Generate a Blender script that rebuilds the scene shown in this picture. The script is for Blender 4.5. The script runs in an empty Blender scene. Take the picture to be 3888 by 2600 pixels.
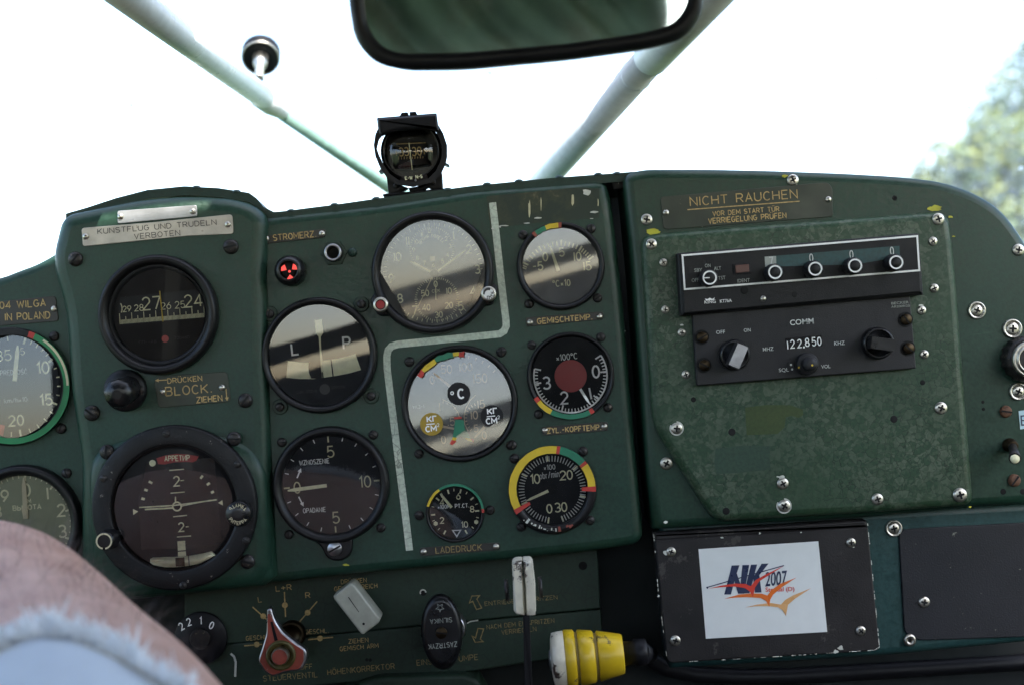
import bpy, math, random
from mathutils import Vector, Matrix, noise as mnoise
random.seed(7)
PI = math.pi
scene = bpy.context.scene
col = scene.collection

# ------------------------------------------------------------------ camera, sky, sun, exposure
S = 0.00018          # metres per photo pixel on the panel plane y = 0
D = 0.95             # camera to panel plane
ROLL = math.radians(4.75)
CX, CY = 1944.0, 1300.0
SA, CA = math.sin(ROLL), math.cos(ROLL)

cam_d = bpy.data.cameras.new('camera')
cam = bpy.data.objects.new('camera', cam_d)
col.objects.link(cam)
cam.matrix_world = Matrix(((CA, SA, 0, 0), (0, 0, -1, -D), (-SA, CA, 0, 0), (0, 0, 0, 1)))
cam_d.sensor_width = 23.6
cam_d.lens = 23.6 * D / (3888 * S)
cam_d.clip_start = 0.02
cam_d.clip_end = 3000
cam_d.dof.use_dof = True
cam_d.dof.focus_distance = D - 0.008
cam_d.dof.aperture_fstop = 4.0
scene.camera = cam

SUN_DIR = Vector((0.34, -0.60, 0.72)).normalized()      # towards the sun
world = bpy.data.worlds.new('World')
scene.world = world
world.use_nodes = True
wn = world.node_tree.nodes
wl = world.node_tree.links
sky = wn.new('ShaderNodeTexSky')
sky.sky_type = 'NISHITA'
sky.sun_disc = False
sky.sun_elevation = math.asin(SUN_DIR.z)
sky.sun_rotation = math.atan2(SUN_DIR.x, SUN_DIR.y)
sky.dust_density = 1.8
sky.air_density = 1.0
sky.ozone_density = 0.6
wn['Background'].inputs[1].default_value = 0.15
wl.new(sky.outputs[0], wn['Background'].inputs[0])

sun_d = bpy.data.lights.new('sun', 'SUN')
sun_d.energy = 3.0
sun_d.angle = math.radians(0.55)
sun_d.color = (1.0, 0.95, 0.87)
sun = bpy.data.objects.new('sun', sun_d)
col.objects.link(sun)
sun.rotation_euler = SUN_DIR.to_track_quat('Z', 'Y').to_euler()

scene.view_settings.view_transform = 'Standard'
scene.view_settings.look = 'None'
scene.view_settings.gamma = 1.0
scene.view_settings.use_curve_mapping = False
scene.view_settings.exposure = 2.2
scene.cycles.use_denoising = True
scene.cycles.max_bounces = 10
scene.cycles.transparent_max_bounces = 16
scene.cycles.caustics_reflective = False
scene.cycles.caustics_refractive = False
scene.cycles.sample_clamp_indirect = 6.0


# ------------------------------------------------------------------ pixel helpers
def W(p, y=0.0):
    """photo pixel -> world point on the plane at depth y"""
    k = S * (D + y) / D
    u = (p[0] - CX) * k
    v = (CY - p[1]) * k
    return Vector((u * CA + v * SA, y, -u * SA + v * CA))


ZT = dict(R1=(0, 650, .4464), R2=(0, 1200, .4464), R3=(0, 1850, .4782), R4=(950, 750, .4464),
          Z1=(950, 1400, .4782), Z2=(650, 2000, .4264), Z3=(1450, 2000, .4691), Z4=(1800, 650, .4464),
          Y1=(1800, 1200, .5422), Y2=(2350, 620, .3838), Y3=(2500, 850, .4691), Y4=(2400, 1400, .5117),
          X1=(2400, 1900, .4691), X2=(3200, 600, .5104), X3=(3300, 1300, .4465), X4=(3200, 1900, .4465),
          W1=(400, 0, .4783), W2=(1300, 0, .6397), W3=(1300, 380, .2551))


def zz(k, *xy):
    """detail-crop coordinates -> photo pixels"""
    ox, oy, s = ZT[k]
    pts = [(ox + xy[i] * s, oy + xy[i + 1] * s) for i in range(0, len(xy), 2)]
    return pts[0] if len(pts) == 1 else pts


def pol(c, r, a):
    a = math.radians(a)
    return (c[0] + r * math.sin(a), c[1] - r * math.cos(a))


# ------------------------------------------------------------------ materials
MATS = {}


def new_mat(name):
    m = bpy.data.materials.new(name)
    m.use_nodes = True
    nt = m.node_tree
    return m, nt, nt.nodes['Principled BSDF'], nt.nodes['Material Output']


def nd(nt, kind, **kw):
    n = nt.nodes.new(kind)
    for k, v in kw.items():
        if hasattr(n, k) and k not in ('Scale', 'Detail'):
            setattr(n, k, v)
    return n


def noise_tex(nt, vec, scale, detail=4, rough=.55):
    n = nt.nodes.new('ShaderNodeTexNoise')
    n.inputs['Scale'].default_value = scale
    n.inputs['Detail'].default_value = detail
    n.inputs['Roughness'].default_value = rough
    nt.links.new(vec, n.inputs['Vector'])
    return n


def ramp(nt, fac, stops):
    r = nt.nodes.new('ShaderNodeValToRGB')
    e = r.color_ramp.elements
    while len(e) < len(stops):
        e.new(.5)
    for i, (p, c) in enumerate(stops):
        e[i].position = p
        e[i].color = (*c, 1) if len(c) == 3 else c
    nt.links.new(fac, r.inputs[0])
    return r


def mixc(nt, fac, a, b, blend='MIX'):
    m = nt.nodes.new('ShaderNodeMix')
    m.data_type = 'RGBA'
    m.blend_type = blend
    for s, v in ((m.inputs[0], fac), (m.inputs[6], a), (m.inputs[7], b)):
        if isinstance(v, (int, float)):
            s.default_value = v
        elif isinstance(v, tuple):
            s.default_value = (*v, 1)
        else:
            nt.links.new(v, s)
    return m.outputs[2]


def math_n(nt, op, a, b=0.0, clamp=False):
    m = nt.nodes.new('ShaderNodeMath')
    m.operation = op
    m.use_clamp = clamp
    for s, v in ((m.inputs[0], a), (m.inputs[1], b)):
        if isinstance(v, (int, float)):
            s.default_value = v
        else:
            nt.links.new(v, s)
    return m.outputs[0]


def coords(nt):
    return nt.nodes.new('ShaderNodeNewGeometry').outputs['Position']


def bump(nt, bsdf, h, strength, dist):
    b = nt.nodes.new('ShaderNodeBump')
    b.inputs['Strength'].default_value = strength
    b.inputs['Distance'].default_value = dist
    nt.links.new(h, b.inputs['Height'])
    nt.links.new(b.outputs[0], bsdf.inputs['Normal'])
    return b


def simple(name, c, rough=.5, metal=0.0, var=.18, vscale=120, bmp=0.0, bscale=600, wear=None, coat=0.0, spec=.5):
    """even material with slight tone variation, fine relief and, if wear=(colour, amount, scale), worn-through specks"""
    m, nt, b, o = new_mat(name)
    g = coords(nt)
    n = noise_tex(nt, g, vscale, 5)
    d = tuple(x * (1 - var) for x in c)
    l = tuple(min(1, x * (1 + var)) for x in c)
    out = ramp(nt, n.outputs[0], [(.3, d), (.7, l)]).outputs[0]
    if wear:
        wc, am, ws = wear
        n2 = noise_tex(nt, g, ws, 6, .7)
        f = ramp(nt, n2.outputs[0], [(1 - am - .03, (0, 0, 0)), (1 - am, (1, 1, 1))])
        out = mixc(nt, f.outputs[0], out, wc)
    nt.links.new(out, b.inputs['Base Color'])
    n3 = noise_tex(nt, g, vscale * .7, 4)
    rr = ramp(nt, n3.outputs[0], [(.3, (max(.02, rough - .1),) * 3), (.7, (min(1, rough + .1),) * 3)])
    nt.links.new(rr.outputs[0], b.inputs['Roughness'])
    b.inputs['Metallic'].default_value = metal
    b.inputs['Specular IOR Level'].default_value = spec
    b.inputs['Coat Weight'].default_value = coat
    if bmp:
        n4 = noise_tex(nt, g, bscale, 4)
        bump(nt, b, n4.outputs[0], bmp, .0006)
    MATS[name] = m
    return m


def paint(name, base, crack=.35, cell=130, mott=0.0, mottc=(.09, .115, .085), rough=.38, chips=0.045):
    """old brushed lacquer: tone drift, hairline crazing, optional mottling, a few chips"""
    m, nt, b, o = new_mat(name)
    g = coords(nt)
    big = noise_tex(nt, g, 9, 4)
    fine = noise_tex(nt, g, 420, 4, .6)
    c1 = ramp(nt, big.outputs[0], [(.3, tuple(x * .74 for x in base)), (.7, tuple(x * 1.28 for x in base))]).outputs[0]
    gr = ramp(nt, noise_tex(nt, g, 38, 7, .68).outputs[0], [(.50, (0, 0, 0)), (.72, (1, 1, 1))]).outputs[0]
    c1 = mixc(nt, math_n(nt, 'MULTIPLY', gr, .55), c1, (base[0] * 1.5 + .008, base[1] * 1.12 + .006, base[2] * 1.05 + .002))
    c1 = mixc(nt, .35, c1, ramp(nt, fine.outputs[0], [(.35, tuple(x * .55 for x in base)), (.65, tuple(x * 1.6 for x in base))]).outputs[0])
    # warp the coordinates a little so that cracks wander
    wv = noise_tex(nt, g, 60, 3)
    add = nt.nodes.new('ShaderNodeVectorMath'); add.operation = 'MULTIPLY_ADD'
    nt.links.new(wv.outputs['Color'], add.inputs[0])
    add.inputs[1].default_value = (.008, .008, .008)
    nt.links.new(g, add.inputs[2])
    vo = nt.nodes.new('ShaderNodeTexVoronoi'); vo.feature = 'DISTANCE_TO_EDGE'
    vo.inputs['Scale'].default_value = cell
    nt.links.new(add.outputs[0], vo.inputs['Vector'])
    line = ramp(nt, vo.outputs['Distance'], [(0.0, (1, 1, 1)), (.045, (0, 0, 0))]).outputs[0]
    msk = ramp(nt, noise_tex(nt, g, 22, 3).outputs[0], [(.42, (0, 0, 0)), (.62, (1, 1, 1))]).outputs[0]
    if mott:
        vc = nt.nodes.new('ShaderNodeTexVoronoi'); vc.feature = 'F1'
        vc.inputs['Scale'].default_value = cell * 1.0
        nt.links.new(add.outputs[0], vc.inputs['Vector'])
        v2 = nt.nodes.new('ShaderNodeTexVoronoi'); v2.feature = 'F1'
        v2.inputs['Scale'].default_value = cell * 2.3
        nt.links.new(add.outputs[0], v2.inputs['Vector'])
        sx = nt.nodes.new('ShaderNodeSeparateColor'); nt.links.new(vc.outputs['Color'], sx.inputs[0])
        sy = nt.nodes.new('ShaderNodeSeparateColor'); nt.links.new(v2.outputs['Color'], sy.inputs[0])
        f = math_n(nt, 'ADD', math_n(nt, 'MULTIPLY', sx.outputs[0], .5), math_n(nt, 'MULTIPLY', sy.outputs[1], .5))
        f = ramp(nt, f, [(.34, (0, 0, 0)), (.50, (.35, .35, .35)), (.72, (1, 1, 1))]).outputs[0]
        big2 = ramp(nt, noise_tex(nt, g, 7.5, 3).outputs[0], [(.36, (.15, .15, .15)), (.6, (1, 1, 1))]).outputs[0]
        f = math_n(nt, 'MULTIPLY', math_n(nt, 'MULTIPLY', f, big2), mott)
        c1 = mixc(nt, f, c1, mottc)
        msk = ramp(nt, noise_tex(nt, g, 16, 3).outputs[0], [(.34, (0, 0, 0)), (.55, (1, 1, 1))]).outputs[0]
    lf = math_n(nt, 'MULTIPLY', math_n(nt, 'MULTIPLY', line, msk), crack)
    c1 = mixc(nt, lf, c1, tuple(x * .3 for x in base))
    if chips:
        ch = ramp(nt, noise_tex(nt, g, 150, 6, .72).outputs[0], [(.745 - chips, (0, 0, 0)), (.77 - chips, (1, 1, 1))]).outputs[0]
        c1 = mixc(nt, math_n(nt, 'MULTIPLY', ch, .6), c1, tuple(min(1, x * 2.0 + .02) for x in base))
    for rot, sc in ((.35, (14, 14, 420)), (-1.1, (380, 380, 16))):
        mp = nt.nodes.new('ShaderNodeMapping'); mp.inputs['Rotation'].default_value = (0, rot, 0); mp.inputs['Scale'].default_value = sc
        nt.links.new(g, mp.inputs['Vector'])
        sc_ = noise_tex(nt, mp.outputs[0], 1.0, 2, .5)
        sf = ramp(nt, sc_.outputs[0], [(.70, (0, 0, 0)), (.78, (1, 1, 1))]).outputs[0]
        sm_ = ramp(nt, noise_tex(nt, g, 18, 2).outputs[0], [(.5, (0, 0, 0)), (.65, (1, 1, 1))]).outputs[0]
        c1 = mixc(nt, math_n(nt, 'MULTIPLY', math_n(nt, 'MULTIPLY', sf, sm_), .5), c1, tuple(min(1, x * 2.2 + .015) for x in base))
    nt.links.new(c1, b.inputs['Base Color'])
    rr = ramp(nt, fine.outputs[0], [(.3, (rough - .08,) * 3), (.7, (rough + .14,) * 3)]).outputs[0]
    nt.links.new(rr, b.inputs['Roughness'])
    b.inputs['Specular IOR Level'].default_value = .38
    h = math_n(nt, 'SUBTRACT', math_n(nt, 'MULTIPLY', fine.outputs[0], .6), math_n(nt, 'MULTIPLY', lf, .5))
    bump(nt, b, h, .22, .0005)
    MATS[name] = m
    return m


def glass_mat(name, ior=1.5, haze=.02, specks=0.0, trans=False, sscale=90, tint=(1, 1, 1), hcol=(.8, .78, .74), grough=.015):
    """a thin pane: clear, Fresnel mirror on top, a film of dust"""
    m, nt, b, o = new_mat(name)
    nt.nodes.remove(b)
    g = coords(nt)
    tr = nt.nodes.new('ShaderNodeBsdfTransparent'); tr.inputs[0].default_value = (*tint, 1)
    gl = nt.nodes.new('ShaderNodeBsdfGlossy'); gl.inputs['Roughness'].default_value = grough
    df = nt.nodes.new('ShaderNodeBsdfTranslucent' if trans else 'ShaderNodeBsdfDiffuse'); df.inputs[0].default_value = (*hcol, 1)
    fr = nt.nodes.new('ShaderNodeFresnel'); fr.inputs[0].default_value = ior
    f2 = math_n(nt, 'MULTIPLY', fr.outputs[0], 1.8, True)
    m1 = nt.nodes.new('ShaderNodeMixShader')
    nt.links.new(f2, m1.inputs[0]); nt.links.new(tr.outputs[0], m1.inputs[1]); nt.links.new(gl.outputs[0], m1.inputs[2])
    hz = ramp(nt, noise_tex(nt, g, 60, 6, .65).outputs[0], [(.35, (haze * .3,) * 3), (.75, (haze * 1.9,) * 3)]).outputs[0]
    if specks:
        vs = nt.nodes.new('ShaderNodeTexVoronoi'); vs.inputs['Scale'].default_value = sscale
        nt.links.new(g, vs.inputs['Vector'])
        sx = nt.nodes.new('ShaderNodeSeparateColor'); nt.links.new(vs.outputs['Color'], sx.inputs[0])
        rad = math_n(nt, 'MULTIPLY', math_n(nt, 'POWER', sx.outputs[0], 4.0), .16)
        sp = math_n(nt, 'MULTIPLY', math_n(nt, 'LESS_THAN', vs.outputs['Distance'], rad), specks)
        hz = math_n(nt, 'ADD', hz, sp, True)
    m2 = nt.nodes.new('ShaderNodeMixShader')
    nt.links.new(hz, m2.inputs[0]); nt.links.new(m1.outputs[0], m2.inputs[1]); nt.links.new(df.outputs[0], m2.inputs[2])
    nt.links.new(m2.outputs[0], o.inputs[0])
    MATS[name] = m
    return m


GREEN = (.0118, .039, .0255)
paint('green', GREEN, crack=.3, cell=150)
paint('green_right', (.0105, .0355, .0215), crack=.18, cell=90, chips=.0)
paint('green_plate', (.017, .047, .023), crack=.8, cell=215, mott=.58, mottc=(.11, .135, .095), rough=.4, chips=.0)
paint('green_low', (.015, .031, .020), crack=.5, cell=120, rough=.5)
paint('green_dark', (.012, .035, .028), crack=.1, cell=90, rough=.4)
paint('teal', (.016, .052, .052), crack=.1, cell=90, rough=.4)
paint('line_paint', (.46, .52, .43), crack=.9, cell=150, rough=.5, chips=0)
simple('black', (.006, .006, .007), .42, wear=((.10, .095, .08), .29, 260), spec=0.3)
simple('black_rubber', (.006, .006, .008), .5, var=.1, spec=0.3)
simple('black_gloss', (.008, .008, .01), .18, var=.1, spec=0.35)
simple('black_worn', (.006, .006, .007), .5, wear=((.24, .22, .19), .315, 210), bmp=.4, spec=0.3)
simple('bakelite', (.007, .007, .008), .32, var=.2, bmp=.15, bscale=300, spec=0.4)
simple('radio_black', (.007, .007, .008), .5, var=.12, bmp=.3, bscale=1800, spec=0.3)
simple('radio_grey', (.013, .013, .015), .48, var=.2, vscale=50, bmp=.3, bscale=1800, spec=0.35)
simple('box_black', (.016, .0145, .015), .5, var=.35, vscale=35, wear=((.05, .045, .042), .38, 60), bmp=.3, bscale=900, spec=0.35)
simple('slate', (.013, .0145, .019), .5, var=.15, vscale=30, wear=((.2, .2, .17), .30, 140), bmp=.3, bscale=900, spec=0.35)
simple('dial_black', (.008, .008, .010), .6, var=.1, spec=0.12)
simple('dial_grey', (.012, .012, .016), .6, var=.1, spec=0.12)
simple('dial_brown', (.012, .009, .009), .55, var=.1, spec=0.12)
simple('dial_olive_reflection', (.24, .26, .165), .55, var=.08)  # black altimeter dial; the olive reflection on its glass is put into the colour
simple('dial_haze', (.05, .05, .055), .6, var=.15)
simple('tube_pale', (.90, .88, .62), .45, var=.08, vscale=200)
simple('lume', (.74, .72, .48), .6, var=.12, vscale=400)
simple('lume_dim', (.52, .49, .30), .6, var=.12, vscale=400)
simple('lume_tan', (.55, .42, .29), .6, var=.15, vscale=400)
simple('white', (.82, .82, .80), .5, var=.06)
simple('white_dim', (.55, .57, .55), .5, var=.1)
simple('grey_ink', (.30, .32, .29), .6, var=.1)
simple('dark_ink', (.035, .033, .035), .6, var=.1)
simple('gold_ink', (.44, .31, .12), .6, var=.35, vscale=500)
simple('gold_dim', (.25, .185, .07), .6, var=.4, vscale=400)
simple('red', (.42, .030, .022), .5, var=.2)
simple('red_disc', (.30, .012, .012), .45, var=.06)
simple('red_paint', (.25, .050, .032), .5, var=.2, wear=((.35, .33, .3), .30, 160))
simple('yellow', (.60, .42, .02), .5, var=.12)
simple('yellow_grip', (.62, .42, .015), .36, var=.2, vscale=40, wear=((.16, .11, .03), .35, 80))
simple('yellow_groove', (.24, .18, .05), .6, var=.15)
simple('green_band', (.012, .16, .085), .5, var=.15)
simple('green_ring', (.010, .19, .062), .5, var=.08)
simple('ochre_dark', (.075, .062, .014), .45, var=.2)
simple('ochre', (.34, .22, .012), .45, var=.12)
simple('cream', (.56, .50, .33), .5, var=.12)
simple('grip_white', (.66, .62, .50), .35, var=.12, wear=((.04, .025, .02), .40, 45))
simple('nylon', (.34, .35, .29), .4, var=.12, wear=((.12, .12, .09), .31, 120))
simple('chrome', (.52, .50, .44), .36, 1.0, var=.15, vscale=300)
simple('steel', (.34, .34, .36), .35, 1.0, var=.2, wear=((.12, .11, .1), .32, 300))
simple('brass_dark', (.045, .033, .02), .45, 1.0, var=.3)
simple('screw_dark', (.028, .026, .026), .42, .5, var=.3, vscale=400, wear=((.16, .13, .09), .36, 500))
simple('rust', (.10, .045, .022), .75, var=.4, vscale=500)
simple('hole_dark', (.003, .003, .003), .9, var=.05)
simple('alu_plate', (.46, .42, .37), .42, .75, var=.22, vscale=60, wear=((.18, .14, .10), .35, 60), bmp=.3, bscale=200)
simple('alu_plate_cold', (.44, .44, .45), .4, .75, var=.22, vscale=60, wear=((.16, .16, .17), .35, 60), bmp=.3, bscale=200)
simple('placard', (.022, .030, .018), .45, var=.3, vscale=70, wear=((.16, .15, .10), .285, 130))
simple('placard_brown', (.024, .022, .018), .45, var=.3, vscale=70, wear=((.2, .18, .13), .29, 150))
simple('strut_white', (.84, .89, .91), .35, var=.06, bmp=.35, bscale=45, wear=((.12, .15, .15), .275, 55))
simple('strut_green', (.34, .56, .50), .4, var=.15, wear=((.6, .62, .58), .30, 60))
simple('chip_white', (.55, .56, .50), .6, var=.2)
simple('yellow_chip', (.42, .40, .03), .6, var=.25)
simple('fabric_dark', (.022, .034, .028), .9, var=.25, vscale=14)
simple('fabric_green', (.30, .39, .34), .9, var=.25, vscale=14)
simple('grey_trim', (.16, .155, .15), .7, var=.15, vscale=10)
simple('floor_dark', (.014, .016, .016), .8, var=.25, vscale=9)
simple('under_panel_shade', (.0045, .0085, .0075), .7, var=.3, vscale=20)
simple('shell', (.025, .032, .030), .8, var=.2, vscale=6)
simple('sticker_navy', (.030, .040, .085), .3, var=.12)
simple('sticker_red', (.62, .055, .035), .3, var=.06)
simple('sticker_orange', (.70, .16, .03), .3, var=.06)
simple('sticker_tan', (.68, .38, .16), .3, var=.06)
simple('sticker_white', (.72, .75, .74), .16, var=.02, bmp=.05, bscale=110)
simple('label_blue', (.42, .60, .66), .5, var=.05)
simple('denim', (.64, .69, .74), .9, var=.06, vscale=25, bmp=.5, bscale=1500)
simple('fray', (.93, .95, .97), .9, var=.04)
simple('stitch', (.6, .55, .42), .9, var=.1)
simple('hair', (.07, .045, .035), .6, var=.2)
simple('leaf_a', (.16, .19, .055), .6, var=.3, vscale=.6)
simple('leaf_b', (.10, .15, .08), .6, var=.3, vscale=.6)
simple('bark', (.09, .07, .05), .9, var=.3, vscale=4)
simple('ground_grass', (.06, .09, .03), .95, var=.35, vscale=.4)
glass_mat('gauge_glass', 1.5, .005)
glass_mat('gauge_glass_dusty', 1.52, .045, grough=.04)
glass_mat('lens_glass', 1.45, .004)
glass_mat('window_glass', 1.45, .22, specks=.85, sscale=60, trans=True)

m, nt, b, o = new_mat('skin')
n = noise_tex(nt, coords(nt), 55, 5)
nt.links.new(ramp(nt, n.outputs[0], [(.3, (.50, .275, .20)), (.7, (.68, .42, .33))]).outputs[0], b.inputs['Base Color'])
b.inputs['Roughness'].default_value = .55
b.inputs['Subsurface Weight'].default_value = .12
b.inputs['Subsurface Radius'].default_value = (.006, .002, .001)
MATS['skin'] = m

m, nt, b, o = new_mat('mirror_glass')
g = coords(nt)
b.inputs['Metallic'].default_value = 1
b.inputs['Base Color'].default_value = (.72, .78, .74, 1)
b.inputs['Roughness'].default_value = .03
df = nt.nodes.new('ShaderNodeBsdfDiffuse'); df.inputs[0].default_value = (.5, .52, .45, 1)
mx = nt.nodes.new('ShaderNodeMixShader')
nt.links.new(ramp(nt, noise_tex(nt, g, 45, 7, .7).outputs[0], [(.48, (.015,) * 3), (.72, (.16,) * 3), (.8, (.5,) * 3)]).outputs[0], mx.inputs[0])
nt.links.new(b.outputs[0], mx.inputs[1]); nt.links.new(df.outputs[0], mx.inputs[2])
nt.links.new(mx.outputs[0], o.inputs[0])
MATS['mirror_glass'] = m

m, nt, b, o = new_mat('lamp_red')          # lit warning lamp
b.inputs['Base Color'].default_value = (.5, .02, .02, 1)
b.inputs['Emission Color'].default_value = (1.0, .09, .07, 1)
b.inputs['Emission Strength'].default_value = .22
MATS['lamp_red'] = m
m, nt, b, o = new_mat('lamp_amber_off')
b.inputs['Base Color'].default_value = (.07, .016, .010, 1)
b.inputs['Roughness'].default_value = .3
MATS['lamp_amber_off'] = m

m, nt, b, o = new_mat('residue')           # torn-off placard: dark glue with yellowed scraps
g = coords(nt)
a1 = ramp(nt, noise_tex(nt, g, 55, 5, .65).outputs[0], [(.47, (.015, .027, .016)), (.60, (.036, .042, .02)), (.70, (.15, .14, .075))])
nt.links.new(a1.outputs[0], b.inputs['Base Color'])
b.inputs['Roughness'].default_value = .6
MATS['residue'] = m


# ------------------------------------------------------------------ mesh builder
class MB:
    def __init__(s):
        s.v, s.f, s.m, s.sm = [], [], [], []

    def face(s, idx, mat=0, smooth=False):
        s.f.append(idx); s.m.append(mat); s.sm.append(smooth)

    def add(s, pts):
        k = len(s.v)
        s.v.extend([tuple(p) for p in pts])
        return k

    def poly(s, pts, mat=0):
        """flat polygon, turned to face +z"""
        a = sum(pts[i][0] * pts[(i + 1) % len(pts)][1] - pts[(i + 1) % len(pts)][0] * pts[i][1] for i in range(len(pts)))
        if a < 0:
            pts = pts[::-1]
        k = s.add(pts)
        s.face(list(range(k, k + len(pts))), mat)

    def rings(s, rings, mat=0, smooth=True, closed=True, cap0=False, cap1=False):
        n = len(rings[0])
        ks = [s.add(r) for r in rings]
        for a, b_ in zip(ks, ks[1:]):
            for i in range(n if closed else n - 1):
                j = (i + 1) % n
                s.face([a + i, a + j, b_ + j, b_ + i], mat, smooth)
        if cap1:
            s.face([ks[-1] + i for i in range(n)], mat)
        if cap0:
            s.face([ks[0] + i for i in range(n)][::-1], mat)

    def lathe(s, prof, c=(0, 0), n=48, mat=0, smooth=True, cap=True, wob=None, z0=0.0):
        """profile (r, z) from outside/bottom to inside/top, about local z"""
        rr = []
        for r, h in prof:
            ring = []
            for i in range(n):
                a = 2 * PI * i / n
                q = r * (wob(i, r, h) if wob else 1)
                ring.append((c[0] + q * math.cos(a), c[1] + q * math.sin(a), z0 + h))
            rr.append(ring)
        s.rings(rr, mat, smooth, True, False, cap)

    def box(s, lo, hi, mat=0, M=None):
        x0, y0, z0 = lo; x1, y1, z1 = hi
        P = [Vector(p) for p in ((x0, y0, z0), (x1, y0, z0), (x1, y1, z0), (x0, y1, z0), (x0, y0, z1), (x1, y0, z1), (x1, y1, z1), (x0, y1, z1))]
        if M:
            P = [M @ p for p in P]
        k = s.add(P)
        for q in ((3, 2, 1, 0), (4, 5, 6, 7), (0, 1, 5, 4), (1, 2, 6, 5), (2, 3, 7, 6), (3, 0, 4, 7)):
            s.face([k + i for i in q], mat)

    def slab(s, out, z1, z0, r=0.0, n=5, mat=0, back=True, side_mat=None):
        """flat plate from closed outline (local xy), rounded front edge of radius r"""
        a = sum(out[i][0] * out[(i + 1) % len(out)][1] - out[(i + 1) % len(out)][0] * out[i][1] for i in range(len(out)))
        if a < 0:
            out = out[::-1]
        N = len(out)
        nor = []
        for i in range(N):
            p, q, t = Vector(out[i - 1][:2]), Vector(out[i][:2]), Vector(out[(i + 1) % N][:2])
            e1, e2 = (q - p), (t - q)
            e1 = e1.normalized() if e1.length > 1e-9 else Vector((1, 0))
            e2 = e2.normalized() if e2.length > 1e-9 else e1
            n1, n2 = Vector((-e1.y, e1.x)), Vector((-e2.y, e2.x))
            mm = n1 + n2
            mm = mm.normalized() if mm.length > 1e-6 else n1
            nor.append(mm / max(.5, mm.dot(n1)))
        rs = [[(p[0], p[1], z0) for p in out]]
        if r > 0:
            for k in range(n + 1):
                t = k / n * PI / 2
                ins, z = r * (1 - math.cos(t)), z1 - r + r * math.sin(t)
                rs.append([(p[0] + m_.x * ins, p[1] + m_.y * ins, z) for p, m_ in zip(out, nor)])
        else:
            rs.append([(p[0], p[1], z1) for p in out])
        s.rings(rs, mat if side_mat is None else side_mat, r > 0)
        k = s.add(rs[-1]); s.face(list(range(k, k + N)), mat)
        if back:
            k = s.add(rs[0]); s.face(list(range(k, k + N))[::-1], mat)

    def ribbon(s, pts, w, z, mat=0, closed=False, w1=None):
        """flat mitred stroke in the plane z"""
        pts = [Vector(p[:2]) for p in pts]
        q = [pts[0]]
        for p in pts[1:]:
            if (p - q[-1]).length > 1e-7:
                q.append(p)
        pts = q
        N = len(pts)
        if N < 2:
            return
        L, R = [], []
        for i in range(N):
            a = pts[i - 1] if i or closed else None
            c_ = pts[(i + 1) % N] if i < N - 1 or closed else None
            e1 = (pts[i] - a).normalized() if a is not None else None
            e2 = (c_ - pts[i]).normalized() if c_ is not None else None
            e1 = e1 or e2; e2 = e2 or e1
            n1, n2 = Vector((-e1.y, e1.x)), Vector((-e2.y, e2.x))
            mm = n1 + n2
            mm = mm.normalized() if mm.length > 1e-3 else n1
            ww = w if w1 is None else w + (w1 - w) * i / (N - 1)
            mm = mm * (ww / 2 / max(.45, mm.dot(n1)))
            L.append(pts[i] + mm); R.append(pts[i] - mm)
        kl = s.add([(p.x, p.y, z) for p in L]); kr = s.add([(p.x, p.y, z) for p in R])
        for i in range(N if closed else N - 1):
            j = (i + 1) % N
            s.face([kr + i, kr + j, kl + j, kl + i], mat)

    def tube(s, path, rad, n=16, mat=0, cap=True):
        path = [Vector(p) for p in path]
        if isinstance(rad, (int, float)):
            rad = [rad] * len(path)
        rs, up = [], None
        for i, p in enumerate(path):
            d = (path[min(i + 1, len(path) - 1)] - path[max(i - 1, 0)]).normalized()
            if up is None:
                up = d.orthogonal().normalized()
            up = (up - d * up.dot(d)).normalized()
            sd = d.cross(up)
            rs.append([p + (up * math.cos(2 * PI * k / n) + sd * math.sin(2 * PI * k / n)) * rad[i] for k in range(n)])
        s.rings(rs, mat, True, True, cap, cap)

    def mesh(s, name):
        me = bpy.data.meshes.new(name)
        me.from_pydata([tuple(v) for v in s.v], [], s.f)
        me.polygons.foreach_set('material_index', s.m)
        me.polygons.foreach_set('use_smooth', s.sm)
        me.validate()
        me.update()
        return me


def link_obj(name, data, parent=None):
    ob = bpy.data.objects.new(name, data)
    col.objects.link(ob)
    if parent is not None:
        ob.parent = parent
    return ob


def set_mats(me, mats):
    for mm in ([mats] if isinstance(mats, str) else mats):
        me.materials.append(MATS[mm])


def world_obj(name, mb, mats, parent=None, label=None, cat=None, kind=None, group=None):
    me = mb.mesh(name)
    set_mats(me, mats)
    ob = link_obj(name, me, parent)
    for k, v in (('label', label), ('category', cat), ('kind', kind), ('group', group)):
        if v:
            ob[k] = v
    return ob


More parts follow.
